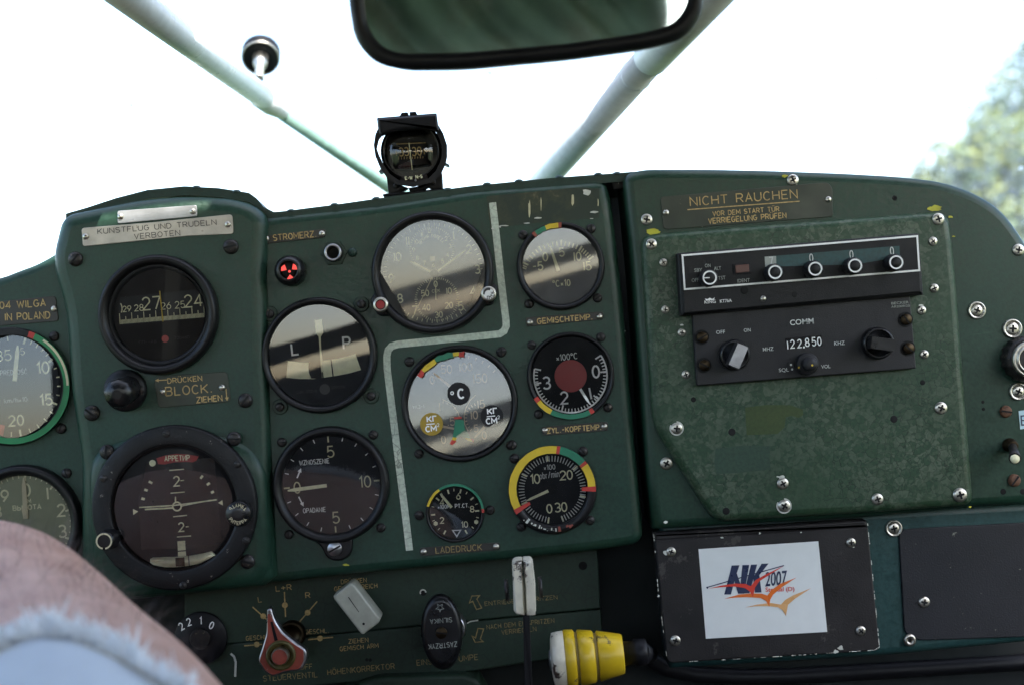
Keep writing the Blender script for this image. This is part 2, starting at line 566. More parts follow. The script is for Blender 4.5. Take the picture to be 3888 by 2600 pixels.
# ------------------------------------------------------------------ stroke lettering (cap height 6)
GL = {
    'A': (4, "0,0 2,6 4,0;.7,2 3.3,2"), 'B': (4, "0,0 0,6 2.3,6 @2.3,4.6,1.4,1.4,90,-90 0,3.2;2.2,3.2 @2.3,1.6,1.6,1.6,90,-90 0,0"),
    'C': (4, "@2.1,3,2.1,3,45,315"), 'D': (4, "0,0 0,6 1.5,6 @1.5,3,2.5,3,90,-90 0,0"), 'E': (3.6, "3.6,0 0,0 0,6 3.6,6;0,3 3,3"),
    'F': (3.6, "0,0 0,6 3.6,6;0,3 3,3"), 'G': (4.2, "@2.1,3,2.1,3,45,350 4.2,2.8 2.4,2.8"), 'H': (4, "0,0 0,6;4,0 4,6;0,3 4,3"), 'I': (.3, ".15,0 .15,6"),
    'K': (4, "0,0 0,6;4,6 0,2.4;1.2,3.4 4,0"), 'L': (3.4, "0,6 0,0 3.4,0"), 'M': (5, "0,0 0,6 2.5,2 5,6 5,0"), 'N': (4.2, "0,0 0,6 4.2,0 4.2,6"),
    'O': (4.2, "@2.1,3,2.1,3,90,450"), 'P': (3.8, "0,0 0,6 2.2,6 @2.2,4.4,1.6,1.6,90,-90 0,2.8"),
    'R': (4, "0,0 0,6 2.2,6 @2.2,4.4,1.6,1.6,90,-90 0,2.8;2,2.8 4,0"), 'S': (3.8, "@1.9,4.5,1.75,1.5,25,260 @1.9,1.5,1.9,1.5,85,-150"),
    'T': (4, "0,6 4,6;2,6 2,0"), 'U': (4, "0,6 0,2 @2,2,2,2,180,360 4,6"), 'V': (4, "0,6 2,0 4,6"), 'W': (5.6, "0,6 1.4,0 2.8,5 4.2,0 5.6,6"),
    'X': (4, "0,0 4,6;0,6 4,0"), 'Y': (4, "0,6 2,3 4,6;2,3 2,0"), 'Z': (4, "0,6 4,6 0,0 4,0"),
    'Ü': (4, "0,6 0,2 @2,2,2,2,180,360 4,6;1,7.1 1,7.9;3,7.1 3,7.9"), 'Ö': (4.2, "@2.1,3,2.1,3,90,450;1.1,7 1.1,7.8;3.1,7 3.1,7.8"),
    'Ę': (3.6, "3.6,0 0,0 0,6 3.6,6;0,3 3,3;3,0 2.6,-1 3.6,-1.3"), 'Ś': (3.8, "@1.9,4.5,1.75,1.5,25,260 @1.9,1.5,1.9,1.5,85,-150;1.6,6.8 2.6,7.8"),
    'Ć': (4, "@2.1,3,2.1,3,45,315;1.8,6.8 2.8,7.8"),
    'П': (4, "0,0 0,6 4,6 4,0"), 'И': (4.2, "0,6 0,0 4.2,6 4.2,0"), 'Я': (4, "4,0 4,6 1.8,6 @1.8,4.4,1.6,1.6,90,270 4,2.8;2,2.8 0,0"),
    'У': (4, "0,6 2.2,2.4;4,6 1,0"), 'Г': (3.4, "0,0 0,6 3.4,6"), 'Л': (4, "0,0 1.4,6 4,6 4,0"), 'Ь': (3.6, "0,6 0,0 2,0 @2,1.6,1.6,1.6,-90,90 0,3.2"),
    'Ы': (5.4, "0,6 0,0 2,0 @2,1.6,1.6,1.6,-90,90 0,3.2;5.4,0 5.4,6"),
    '0': (3.5, "@1.75,3,1.75,3,90,450"), '1': (1.4, "0,4.7 1.3,6 1.3,0"), '2': (3.8, "@1.85,4.25,1.8,1.75,165,-25 0,0 3.8,0"),
    '3': (3.7, "@1.8,4.5,1.7,1.5,150,-80 @1.8,1.55,1.9,1.55,80,-150"), '4': (4, "2.9,0 2.9,6 0,1.6 4,1.6"), '5': (3.7, "3.4,6 .6,6 .35,3.2 @1.8,1.9,1.9,1.9,135,-150"),
    '6': (3.8, "2.9,6 .35,2.9 @1.9,1.9,1.85,1.9,150,510"), '7': (3.8, "0,6 3.8,6 1.3,0"), '8': (3.8, "@1.9,4.5,1.6,1.5,-90,270;@1.9,1.5,1.9,1.5,90,450"),
    '9': (3.8, ".9,0 3.45,3.1 @1.9,4.1,1.85,1.9,-30,330"), '-': (3, ".3,3 2.7,3"), '+': (4, "0,3 4,3;2,1 2,5"), '.': (1, ".5,0 .5,.7"), ',': (1, ".6,.6 .3,-.8"),
    '/': (3, "0,0 3,6"), '×': (3, ".2,.6 2.8,3.2;.2,3.2 2.8,.6"), '°': (2, "@1,5,1,1,90,450"), '(': (1.6, "@2.2,3,2,3.6,130,230"), ')': (1.6, "@-.6,3,2,3.6,50,-50"),
    '|': (1, ".5,0 .5,6"), ' ': (2.4, ""),
    'k': (3, "0,0 0,6;2.8,4 0,1.6;.9,2.4 3,0"), 'm': (5, "0,0 0,4 @1.25,2.9,1.25,1.1,180,0 2.5,0;2.5,2.9 @3.75,2.9,1.25,1.1,180,0 5,0"),
    'h': (3, "0,0 0,6;0,2.7 @1.5,2.7,1.5,1.3,180,0 3,0"), 'o': (3, "@1.5,2,1.5,2,90,450"), 'b': (3, "0,6 0,0;0,2 @1.5,2,1.5,2,180,540"),
    'r': (2, "0,0 0,4;0,2.6 @1.3,2.6,1.3,1.3,180,60"), 'i': (.3, ".15,0 .15,4;.15,5.2 .15,5.8"), 'n': (3, "0,0 0,4;0,2.7 @1.5,2.7,1.5,1.3,180,0 3,0"),
}


def glyph(ch):
    w, d = GL.get(ch, GL['-'])
    out = []
    for st in d.split(';'):
        pts = []
        for tok in st.split():
            if tok[0] == '@':
                cx, cy, rx, ry, a0, a1 = map(float, tok[1:].split(','))
                k = max(4, int(abs(a1 - a0) / 22))
                for i in range(k + 1):
                    a = math.radians(a0 + (a1 - a0) * i / k)
                    pts.append((cx + rx * math.cos(a), cy + ry * math.sin(a)))
            else:
                pts.append(tuple(map(float, tok.split(','))))
        if len(pts) > 1:
            out.append(pts)
    return w, out


_bf = {}


def bfont_mesh(txt, off=0.0):
    """outline of the built-in typeface, normalised: x from 0 to 1 over the string, y 0 to 1 over the cap height"""
    if (txt, off) not in _bf:
        cu = bpy.data.curves.new('tmp', 'FONT')
        cu.body = txt
        cu.resolution_u = 3
        cu.offset = off
        ob = bpy.data.objects.new('tmp', cu)
        col.objects.link(ob)
        dg = bpy.context.evaluated_depsgraph_get()
        me = bpy.data.meshes.new_from_object(ob.evaluated_get(dg))
        vs = [v.co.copy() for v in me.vertices]
        fs = [list(p.vertices) for p in me.polygons]
        bpy.data.objects.remove(ob); bpy.data.curves.remove(cu); bpy.data.meshes.remove(me)
        x0, x1 = min(v.x for v in vs), max(v.x for v in vs)
        _bf[(txt, off)] = ([((v.x - x0) / (x1 - x0), v.y / .729) for v in vs], fs)
    return _bf[(txt, off)]


# ------------------------------------------------------------------ things on the panel: local x right, y up, z towards the cabin
class T:
    def __init__(s, name, label, cat, c, y=0.0, group=None, kind=None):
        s.c, s.y, s.o = c, y, W(c, y)
        s.e = link_obj(name, None)
        s.e.location = s.o
        s.e.rotation_euler = (PI / 2, 0, 0)
        s.e.empty_display_size = .01
        if label:
            s.e['label'] = label
        if cat:
            s.e['category'] = cat
        if group:
            s.e['group'] = group
        if kind:
            s.e['kind'] = kind
        s.zo = 0

    def l(s, p, h=0.0):
        w = W(p, s.y - h) - s.o
        return (w.x, w.z, h)

    def L(s, px, h=0.0):
        return px * S * (D + s.y - h) / D

    def part(s, name, mb, mats, parent=None, label=None, kind=None):
        me = mb.mesh(name)
        set_mats(me, mats)
        ob = link_obj(name, me, parent or s.e)
        if label:
            ob['label'] = label
        if kind:
            ob['kind'] = kind
        return ob

    def inst(s, name, me, p, r, h=0.0, rz=0.0, parent=None, hs=None):
        ob = link_obj(name, me, parent or s.e)
        ob.location = s.l(p, h)
        q = s.L(r, h)
        ob.scale = (q, q, hs if hs else q)
        ob.rotation_euler = (0, 0, rz)
        return ob

    def lift(s):
        s.zo = (s.zo + 1) % 12
        return s.zo * 1.5e-5

    def text(s, mb, txt, a, b, h_px, h, sw=None, mat=0, gap=1.6):
        """stroke lettering on the baseline from pixel a to pixel b, cap height h_px"""
        A_, B_ = Vector(s.l(a, h)[:2]), Vector(s.l(b, h)[:2])
        ex = (B_ - A_); wid = ex.length; ex.normalize(); ey = Vector((-ex.y, ex.x))
        H = s.L(h_px, h)
        sw = s.L(sw if sw else h_px * .13, h)
        gs = [glyph(ch) for ch in txt]
        tot = sum(g_[0] for g_ in gs) + gap * (len(gs) - 1)
        k = wid / tot if tot > .9 else H / 6
        x = 0 if tot > .9 else 0
        for w, st in gs:
            for pts in st:
                q = [A_ + ex * ((x + px) * k) + ey * (py * H / 6) for px, py in pts]
                mb.ribbon(q, sw, h + s.lift(), mat)
            x += w + gap
        return mb

    def num(s, mb, txt, c, h_px, h, sw=None, mat=0, ang=0.0, asp=.62, gap=1.4):
        """numeral centred on pixel c, upright on the panel (turned by ang degrees)"""
        gs = [glyph(ch) for ch in txt]
        tot = sum(g_[0] for g_ in gs) + gap * (len(gs) - 1)
        wpx = tot / 6 * h_px * asp / .62
        a = math.radians(ang) - 0.0
        dx, dy = math.cos(a + ROLL), -math.sin(a + ROLL)
        ux, uy = -math.sin(a + ROLL), -math.cos(a + ROLL)
        bl = (c[0] - dx * wpx / 2 - ux * h_px / 2, c[1] - dy * wpx / 2 - uy * h_px / 2)
        return s.text(mb, txt, bl, (bl[0] + dx * wpx, bl[1] + dy * wpx), h_px, h, sw, mat, gap)

    def btext(s, mb, txt, a, b, h_px, h, mat=0, shear=0.0):
        A_, B_ = Vector(s.l(a, h)[:2]), Vector(s.l(b, h)[:2])
        ex = B_ - A_; wid = ex.length; ex.normalize(); ey = Vector((-ex.y, ex.x))
        H = s.L(h_px, h)
        vs, fs = bfont_mesh(txt, .014 if h_px > 16 else .004)
        hz = h + s.lift()
        k = mb.add([(*(A_ + ex * (x * wid + y * H * shear) + ey * (y * H)), hz) for x, y in vs])
        for f in fs:
            mb.face([k + i for i in f], mat)

    def rib(s, mb, pts, w, h, mat=0, closed=False, w1=None):
        mb.ribbon([s.l(p, h) for p in pts], s.L(w, h), h + s.lift(), mat, closed, None if w1 is None else s.L(w1, h))

    def poly(s, mb, pts, h, mat=0):
        mb.poly([s.l(p, h) for p in pts], mat)

    def disc(s, mb, c, r, h, mat=0, n=32):
        s.poly(mb, [pol(c, r, 360 * i / n) for i in range(n)], h, mat)

    def sector(s, mb, c, r0, r1, a0, a1, h, mat=0, jit=0.0):
        k = max(2, int(abs(a1 - a0) / 5))
        an = [a0 + (a1 - a0) * i / k for i in range(k + 1)]
        o_ = [pol(c, r1 + random.uniform(-jit, jit), a) for a in an]
        i_ = [pol(c, r0 + random.uniform(-jit, jit), a) for a in an]
        ko = mb.add([s.l(p, h) for p in o_]); ki = mb.add([s.l(p, h) for p in i_])
        for i in range(k):
            q = [ki + i, ki + i + 1, ko + i + 1, ko + i]
            mb.face(q[::-1] if a1 > a0 else q, mat)

    def ticks(s, mb, c, r0, r1, angs, w, h, mat=0):
        for a in angs:
            s.rib(mb, [pol(c, r0, a), pol(c, r1, a)], w, h, mat)

    def outline(s, pts, rad, h):
        """closed pixel outline with rounded corners -> local points at height h"""
        if isinstance(rad, (int, float)):
            rad = [rad] * len(pts)
        out = []
        N = len(pts)
        for i in range(N):
            p, q, t = Vector(pts[i - 1]), Vector(pts[i]), Vector(pts[(i + 1) % N])
            r = rad[i]
            if r <= 0:
                out.append(q); continue
            d1, d2 = (p - q), (t - q)
            r = min(r, d1.length * .48, d2.length * .48)
            a, b_ = q + d1.normalized() * r, q + d2.normalized() * r
            for k in range(7):
                u = k / 6
                out.append(a * (1 - u) ** 2 + q * 2 * u * (1 - u) + b_ * u * u)
        return [s.l(p, h)[:2] for p in out]

    def plate(s, name, pts, rad, h1, h0, bev, mats, parent=None, label=None, side_mat=None):
        mb = MB()
        mb.slab(s.outline(pts, rad, h1), h1, h0, bev, side_mat=side_mat)
        return s.part(name, mb, mats, parent, label)


# ------------------------------------------------------------------ shared small meshes (radius 1)
def screw_mesh(kind):
    mb = MB()
    if kind == 'slot':
        mb.lathe([(1, 0), (1, .25), (.93, .42), (.75, .58), (.45, .68), (.001, .72)], n=24, mat=0)
        mb.box((-.86, -.13, .35), (.86, .13, .735), 1)
    elif kind == 'flat':
        mb.lathe([(1, 0), (1, .3), (.93, .38), (.001, .40)], n=24, mat=0)
        mb.box((-.93, -.12, .2), (.93, .12, .42), 1)
    elif kind in ('cross', 'cup'):
        b0 = 0
        if kind == 'cup':
            mb.lathe([(1, 0), (1, .16), (.93, .26), (.82, .26), (.72, .12), (.70, .12)], n=28, mat=0, cap=False)
        k = .68 if kind == 'cup' else 1.0
        mb.lathe([(k, 0), (k, .16 * k), (.93 * k, .26 * k), (.72 * k, .34 * k), (.4 * k, .39 * k), (.001, .40 * k)], n=24, mat=0)
        for a in (0, PI / 2):
            M = Matrix.Rotation(a, 4, 'Z')
            mb.box((-.56 * k, -.15 * k, .2 * k), (.56 * k, .15 * k, .415 * k + a * .004), 1, M)
        mb.lathe([(.26 * k, .3 * k), (.26 * k, .43 * k), (.001, .432 * k)], n=8, mat=1, smooth=False)
    elif kind == 'rivet':
        mb.lathe([(1, 0), (.97, .2), (.82, .45), (.5, .62), (.001, .7)], n=20, mat=0)
    elif kind == 'hole':
        mb.lathe([(1.25, 0), (1.2, .03), (1.0, .03), (.97, .035), (.001, .036)], n=20, mat=0)
    elif kind == 'eyelet':
        mb.lathe([(1, 0), (.97, .2), (.8, .34), (.5, .34), (.34, .2), (.34, .05)], n=24, mat=0, cap=False)
        mb.lathe([(.36, .06), (.001, .06)], n=16, mat=1, smooth=False)
    return mb.mesh('fastener_' + kind)


SM = {}
for key, kind, mats in (('slot', 'slot', ('screw_dark', 'hole_dark')), ('flat', 'flat', ('screw_dark', 'hole_dark')), ('cross', 'cross', ('chrome', 'hole_dark')),
                        ('cup', 'cup', ('chrome', 'hole_dark')), ('rivet', 'rivet', ('chrome', 'chrome')), ('hole', 'hole', ('hole_dark', 'hole_dark')),
                        ('rust', 'slot', ('rust', 'hole_dark')), ('green_rivet', 'rivet', ('green_dark', 'green_dark')), ('eyelet', 'eyelet', ('chrome', 'hole_dark')),
                        ('slot_brown', 'flat', ('brass_dark', 'hole_dark')), ('slot_steel', 'flat', ('steel', 'hole_dark'))):
    me_ = screw_mesh(kind)
    set_mats(me_, mats)
    SM[key] = me_


def screws(t, key, lst, h=0.0, name='screw', parent=None):
    for q in lst:
        p, r = (q[0], q[1]), q[2]
        t.inst(name, SM[key], p, r, h, random.uniform(0, PI), parent)

# ================================================================== SETTING
def sbox(name, lo, hi, mat, kind='structure', **kw):
    mb = MB(); mb.box(lo, hi)
    return world_obj(name, mb, mat, kind=kind, **kw)


# ground outside
mb = MB(); mb.poly([(-1500, -1500, -1.75), (1500, -1500, -1.75), (1500, 1500, -1.75), (-1500, 1500, -1.75)])
world_obj('ground', mb, 'ground_grass', kind='structure')

# cabin shell round the camera (only what shades the panel or shows in glass and mirror)
sbox('floor', (-.66, -2.4, -.84), (.66, .60, -.80), 'floor_dark')
# thin roof skin; narrow slit added to throw one sun streak on the pod
mb = MB()
ZR = .500
YF = -.20


def roof_quad(a, b_, c_, d_):
    mb.rings([[(*p, ZR) for p in (a, b_, c_, d_)], [(*p, ZR + .004) for p in (a, b_, c_, d_)]], 0, False, True, True, True)


SL0, SL1, SW = (-.145, -.3435), (-.010, -.3345), .0105
mb.rings([[(*p, z_) for p in ((-.70, -2.35), (.70, -2.35), (.70, SL1[1] - SW), (SL1[0], SL1[1] - SW), (SL0[0], SL0[1] - SW), (-.70, SL0[1] - SW))] for z_ in (ZR, ZR + .004)], 0, False, True, True, True)
roof_quad((-.70, SL0[1] - SW), (SL0[0], SL0[1] - SW), (SL0[0], SL0[1]), (-.70, SL0[1]))
roof_quad((SL1[0], SL1[1] - SW), (.70, SL1[1] - SW), (.70, SL1[1]), (SL1[0], SL1[1]))
mb.rings([[(*p, z_) for p in ((-.70, SL0[1]), (SL0[0], SL0[1]), (SL1[0], SL1[1]), (.70, SL1[1]), (.70, YF), (-.70, YF))] for z_ in (ZR, ZR + .004)], 0, False, True, True, True)
world_obj('ceiling', mb, 'shell', kind='structure')
for sx, nm in ((-1, 'wall_left'), (1, 'wall_right')):
    mb = MB()
    x0, x1 = sorted((sx * .66, sx * .70))
    mb.box((x0, -2.35, -.80), (x1, -.65, .10)); mb.box((x0, -.65, -.80), (x1, .60, -.22))
    mb.box((x0, -2.35, .33), (x1, -.34, .50))
    mb.box((x0, -1.05, .10), (x1, -.93, .33))
    world_obj(nm, mb, 'shell', kind='structure')
# rear bulkhead; slanted window and slot added for the gauge reflections, green canvas below
mb = MB()
def wquad(q):
    mb.rings([[(x, -2.37, z) for x, z in q], [(x, -2.33, z) for x, z in q]], 0, False, True, True, True)


sl_ = lambda x, o_=0: .225 + .2 * x + o_
wquad([(-.66, -.80), (.66, -.80), (.66, sl_(.66, -.13)), (-.66, sl_(-.66, -.13))])
wquad([(-.66, sl_(-.66, -.075)), (.66, sl_(.66, -.075)), (.66, sl_(.66)), (-.66, sl_(-.66))])
wquad([(-.66, .48), (.66, .48), (.66, .50), (-.66, .50)])
world_obj('wall_rear', mb, 'grey_trim', kind='structure')
# firewall, near-black: the shade under the panels is put into its colour
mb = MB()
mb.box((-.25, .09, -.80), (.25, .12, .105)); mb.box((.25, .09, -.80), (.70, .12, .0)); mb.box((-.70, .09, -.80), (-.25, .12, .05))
world_obj('firewall', mb, 'under_panel_shade', kind='structure')


def drape(name, x0, x1, z0, z1, y, amp, nf, label, mat='fabric_green', slant=0.0):
    mb = MB(); nx, nz = 120, 30
    rows = []
    for j in range(nz + 1):
        v = j / nz
        row = []
        for i in range(nx + 1):
            u = i / nx
            ph = u * nf * 2 * PI + slant * v * 6 + 1.6 * mnoise.noise((u * 3, v * 1.5, 2))
            d = amp * (.4 + .6 * v) * (math.sin(ph) + .5 * math.sin(ph * 2.3 + v * 3)) + .03 * mnoise.noise((u * 5, v * 3, 7))
            row.append((x0 + (x1 - x0) * u, y + d, z0 + (z1 - z0) * v))
        rows.append(row)
    mb.rings(rows, 0, True, False)
    return world_obj(name, mb, mat, label=label, cat='curtain')


drape('canvas_curtain', -.62, .62, -.75, -.12, -2.22, .03, 7, 'draped dark green canvas curtain across the rear of the cabin', 'fabric_dark')
drape('canvas_headliner_flap', -.62, .255, .27, .50, -1.45, .075, 6, 'green canvas flap hanging from the cabin roof behind the seats', slant=.8)

e_ = link_obj('roof_tube', None); e_['label'] = 'pale green roof frame tube behind the seats, seen in the mirror'; e_['category'] = 'tube'
mb = MB(); mb.tube([(-.42, -1.28, .24), (-.02, -1.34, .52)], .016, 20); world_obj('tube', mb, 'strut_green', e_)

# windscreen (sloped front pane and roof pane)
t = link_obj('windscreen', None)
t['label'] = 'clear dusty windscreen above the instrument panel'; t['category'] = 'windscreen'
for nm, q in (('pane', [(-.70, .62, .055), (.70, .62, .055), (.70, .24, .60), (-.70, .24, .60)]), ('roof_pane', [(-.70, .235, .602), (.70, .235, .602), (.70, -.195, .506), (-.70, -.195, .506)])):
    mb = MB(); k = mb.add(q); mb.face([k, k + 1, k + 2, k + 3])
    world_obj(nm, mb, 'window_glass', t)


# trees beyond the windscreen
def tree(name, label, px, d, base_w, seed, lobes, leafm, group):
    rnd = random.Random(seed)
    root = link_obj(name, None)
    gx = W(px, d).x
    root.location = (gx, d, -1.75)
    root['label'] = label; root['category'] = 'tree'; root['group'] = group
    mb = MB()
    top = max(l_[2] + l_[3] for l_ in lobes)
    mb.tube([(0, 0, 0), (.05, 0, top * .3), (-.1, .1, top * .6), (0, 0, top * .85)], [.28, .22, .14, .04], 10)
    for (lx, ly, lz, lr) in lobes:
        mb.tube([(0, 0, lz * .55), (lx * .5, ly * .5, lz * .8), (lx, ly, lz)], [.12, .07, .02], 6)
    world_obj('trunk', mb, 'bark', root)
    mb = MB()
    for (lx, ly, lz, lr) in lobes:
        for k in range(int(700 * lr * lr) + 300):
            while True:
                v = Vector((rnd.uniform(-1, 1), rnd.uniform(-1, 1), rnd.uniform(-1, 1)))
                if .25 < v.length < 1:
                    break
            v = v * (1 + .3 * mnoise.noise(v * 2.2 + Vector((seed, lx, lz))))
            p = Vector((lx, ly, lz)) + Vector((v.x, v.y, v.z * .85)) * lr
            s_ = rnd.uniform(.05, .13)
            a = Vector((rnd.uniform(-1, 1), rnd.uniform(-1, 1), rnd.uniform(-1, 1))).normalized()
            b_ = a.orthogonal().normalized()
            kk = mb.add([p + a * s_, p + b_ * s_ * .6, p - a * s_, p - b_ * s_ * .6])
            mb.face([kk, kk + 1, kk + 2, kk + 3], 0 if rnd.random() < .62 else 1)
    world_obj('crown', mb, leafm, root)


tree('broadleaf_tree', 'tall sunlit green tree at the far right, beyond the windscreen', (3990, 500), 26, 1, 3,
     [(0, 0, 5.6, 1.35), (-.75, .3, 4.9, 1.0), (.7, 0, 6.6, 1.1), (-.55, 0, 4.2, 1.2), (1.0, -.4, 5.2, 1.5), (.3, .2, 3.9, 1.6), (-1.3, .4, 3.9, .7)], ('leaf_b', 'leaf_a'), 'trees outside')
tree('broadleaf_tree', 'low yellow-green bushy tree just above the right panel corner', (3720, 650), 23, 1, 5,
     [(-.4, 0, 3.9, .85), (.35, -.2, 4.2, 1.0), (-.95, .2, 3.5, .6), (0, 0, 3.1, 1.2), (1.2, 0, 4.0, 1.1), (.8, .1, 3.0, 1.2), (-1.5, .1, 3.05, .5)], ('leaf_a', 'leaf_b'), 'trees outside')

# ================================================================== INSTRUMENT PANELS
main = T('instrument_panel', 'dark green painted main instrument panel full of round gauges', 'panel', (1300, 1500), 0.0)
hA, hC, hB, hD = 0.0, 0.004, 0.014, 0.024
main.plate('left_face', [(-320, 1110), (0, 1054), (70, 1026), (134, 1003), (185, 975), (260, 930), (420, 930), (420, 2330), (-320, 2400)], [30, 60, 60, 60, 60, 0, 0, 0, 0], hA, -.045, .006, 'green')
main.plate('centre_face', [(900, 835), (1070, 812), (1290, 790), (1500, 765), (1800, 718), (2060, 700), (2300, 682), (2322, 760), (2362, 1096), (2413, 1690), (2449, 2064), (2247, 2094), (1919, 2127), (1450, 2171), (1204, 2196), (900, 2230)],
           [0, 40, 60, 60, 60, 60, 50, 60, 60, 60, 60, 50, 60, 60, 60, 0], hC, -.05, .007, 'green')
main.plate('pod_face', [(228, 815), (330, 795), (540, 752), (720, 741), (880, 752), (958, 775), (1012, 825), (1003, 1000), (1018, 1650), (1045, 2190), (1000, 2228), (574, 2274), (300, 2300), (300, 1750), (262, 1500), (240, 1180), (186, 985)],
           [55, 60, 80, 80, 70, 60, 70, 80, 80, 0, 0, 0, 0, 60, 60, 60, 60], hB, -.03, .0095, 'green')
main.plate('horizon_bulge', [(322, 1800), (345, 1715), (480, 1650), (660, 1628), (830, 1640), (950, 1690), (1005, 1770), (1030, 2150), (990, 2222), (780, 2250), (574, 2268), (345, 2290)],
           [60, 60, 90, 90, 90, 60, 60, 0, 0, 0, 0, 0], hD - .006, 0.0, .0095, 'green')
hD -= .006
# painted white line dividing the gauges
mb = MB()
main.rib(mb, [(1870, 770), (1884, 890), (1900, 1040), (1914, 1160), (1921, 1215), (1922, 1238), (1914, 1257), (1897, 1268), (1800, 1278), (1600, 1298), (1510, 1307), (1487, 1314), (1474, 1328), (1469, 1350), (1470, 1400), (1490, 1560), (1512, 1740), (1535, 1920), (1555, 2088)], 27, hC + .0003)
main.part('painted_line', mb, 'line_paint', label='worn pale dividing line painted between the gauges')
# glue residue of a lost placard
mb = MB()
main.poly(mb, zz('Z4', 105, 215, 480, 180, 900, 140, 1062, 150, 1068, 300, 1066, 400, 560, 440, 215, 480, 140, 485, 120, 350), hC + .0002)
main.part('glue_residue', mb, 'residue', label='patch of dark glue left by a lost placard')
mb = MB()
for (x, y, w, hh) in ((470, 330, 26, 170), (545, 400, 90, 18), (1020, 350, 80, 22), (260, 465, 80, 14), (840, 240, 30, 120), (960, 180, 90, 60), (450, 445, 70, 12), (1000, 405, 40, 8), (165, 285, 40, 10), (570, 280, 10, 130), (1055, 270, 9, 90)):
    c_ = zz('Z4', x, y)
    pts = [(c_[0] + w * .22 * random.uniform(.6, 1.1) * math.cos(a * PI / 5), c_[1] + hh * .22 * random.uniform(.6, 1.1) * math.sin(a * PI / 5)) for a in range(10)]
    main.poly(mb, pts[::-1], hC + .0004 + random.random() * .0001, 0 if w < hh else 1)
main.part('paper_scraps', mb, ('lume_dim', 'chip_white'), kind='stuff')
# paint chips where the panel has been knocked
mb = MB()
for (p, w) in ((zz('Z2', 1555, 335), 26), (zz('Z4', 1285, 1360), 8), (zz('R4', 2060, 265), 14), (zz('R4', 2120, 250), 18)):
    pts = [(p[0] + w * .5 * random.uniform(.5, 1.1) * math.cos(a * PI / 6), p[1] + w * .22 * random.uniform(.5, 1.2) * math.sin(a * PI / 6)) for a in range(12)]
    main.poly(mb, pts, hC + .0003 + random.random() * .0001, 1 if w > 20 else 0)
main.part('paint_chips', mb, ('chip_white', 'yellow_chip'), kind='stuff')
# screws that hold the pod
screws(main, 'slot', [(*zz('R1', 645, 750), 28), (*zz('R1', 1965, 645), 29)], hB)
screws(main, 'slot', [(*zz('R2', 785, 822), 30), (*zz('R2', 2088, 715), 28)], hB)

# glareshield lip behind the panel, riveted
gl = T('glareshield', 'dark green riveted cover strip along the top of the main panel', 'cover', (1300, 760), 0.0)
path = [(250, 812), (330, 789), (440, 753), (560, 722), (700, 708), (830, 715), (945, 733), (972, 752), (1000, 786), (1040, 806), (1075, 803), (1270, 778), (1500, 745), (1800, 706), (2080, 678), (2371, 656), (2420, 652)]
mb = MB()
r0 = [gl.l(p, .002) for p in path]
r1 = [gl.l((p[0], p[1] + 10), .002) for p in path]
back = [(a[0], a[1] - .022, -.30) for a in r0]
mb.rings([r1, r0, back], 0, False, False)
gl.part('cover_sheet', mb, 'green_dark')
mb = MB()
for a, b_ in zip(path, path[1:]):
    pass
mb.rings([[gl.l(p, .002) for p in path], [gl.l((p[0], p[1] + 34), .0015) for p in path]], 0, False, False)
gl.part('front_flange', mb, 'green_dark')
for p in [(746, 708), (898, 724), (1270, 774), (1105, 797), (1428, 751), (1700, 716), (1849, 696), (1970, 684), (2124, 669), (2271, 659), (2342, 656)]:
    gl.inst('rivet', SM['green_rivet'], (p[0], p[1] + 9), 17, .0005, 0).rotation_euler = (-PI / 2, 0, 0)
# chipped corner bracket in the gap between the two panels
mb = MB(); mb.slab(gl.outline([(2290, 668), (2370, 662), (2372, 716), (2330, 722), (2322, 690)], 8, -.002), -.002, -.006, .001)
gl.part('corner_bracket', mb, 'black_worn')

right = T('right_instrument_panel', 'dark green right-hand panel with rounded corner carrying two radios', 'panel', (3100, 1300), 0.0)
hE, hF, hG = .010, .0165, -.006
right.plate('panel_face', [(2366, 662), (2446, 641), (2695, 641), (2926, 646), (3200, 656), (3414, 668), (3557, 684), (3634, 704), (3710, 733), (3787, 779), (3838, 830), (3888, 901), (3950, 1010), (4010, 1180), (4060, 1400), (4100, 1900), (3702, 1925), (3300, 1965), (2480, 2010), (2455, 1750), (2430, 1400), (2400, 1000)],
            [70, 60, 60, 60, 60, 60, 60, 40, 40, 40, 40, 40, 40, 60, 60, 0, 60, 60, 0, 60, 60, 60], hE, -.05, .0065, 'green_right')
rp = right.plate('radio_plate', [(2432, 893), (2560, 880), (3000, 845), (3400, 816), (3608, 800), (3630, 1000), (3665, 1450), (3702, 1918), (3300, 1948), (2714, 1982), (2480, 1618), (2458, 1300)], [55, 0, 60, 60, 60, 60, 60, 45, 60, 50, 70, 60], hF, hE - .002, .0055, 'green_plate')
right.plate('lower_face', [(2500, 1985), (4120, 1890), (4140, 2420), (3888, 2440), (3380, 2490), (2545, 2540)], [0, 0, 0, 60, 60, 0], hG, -.05, .006, 'teal')
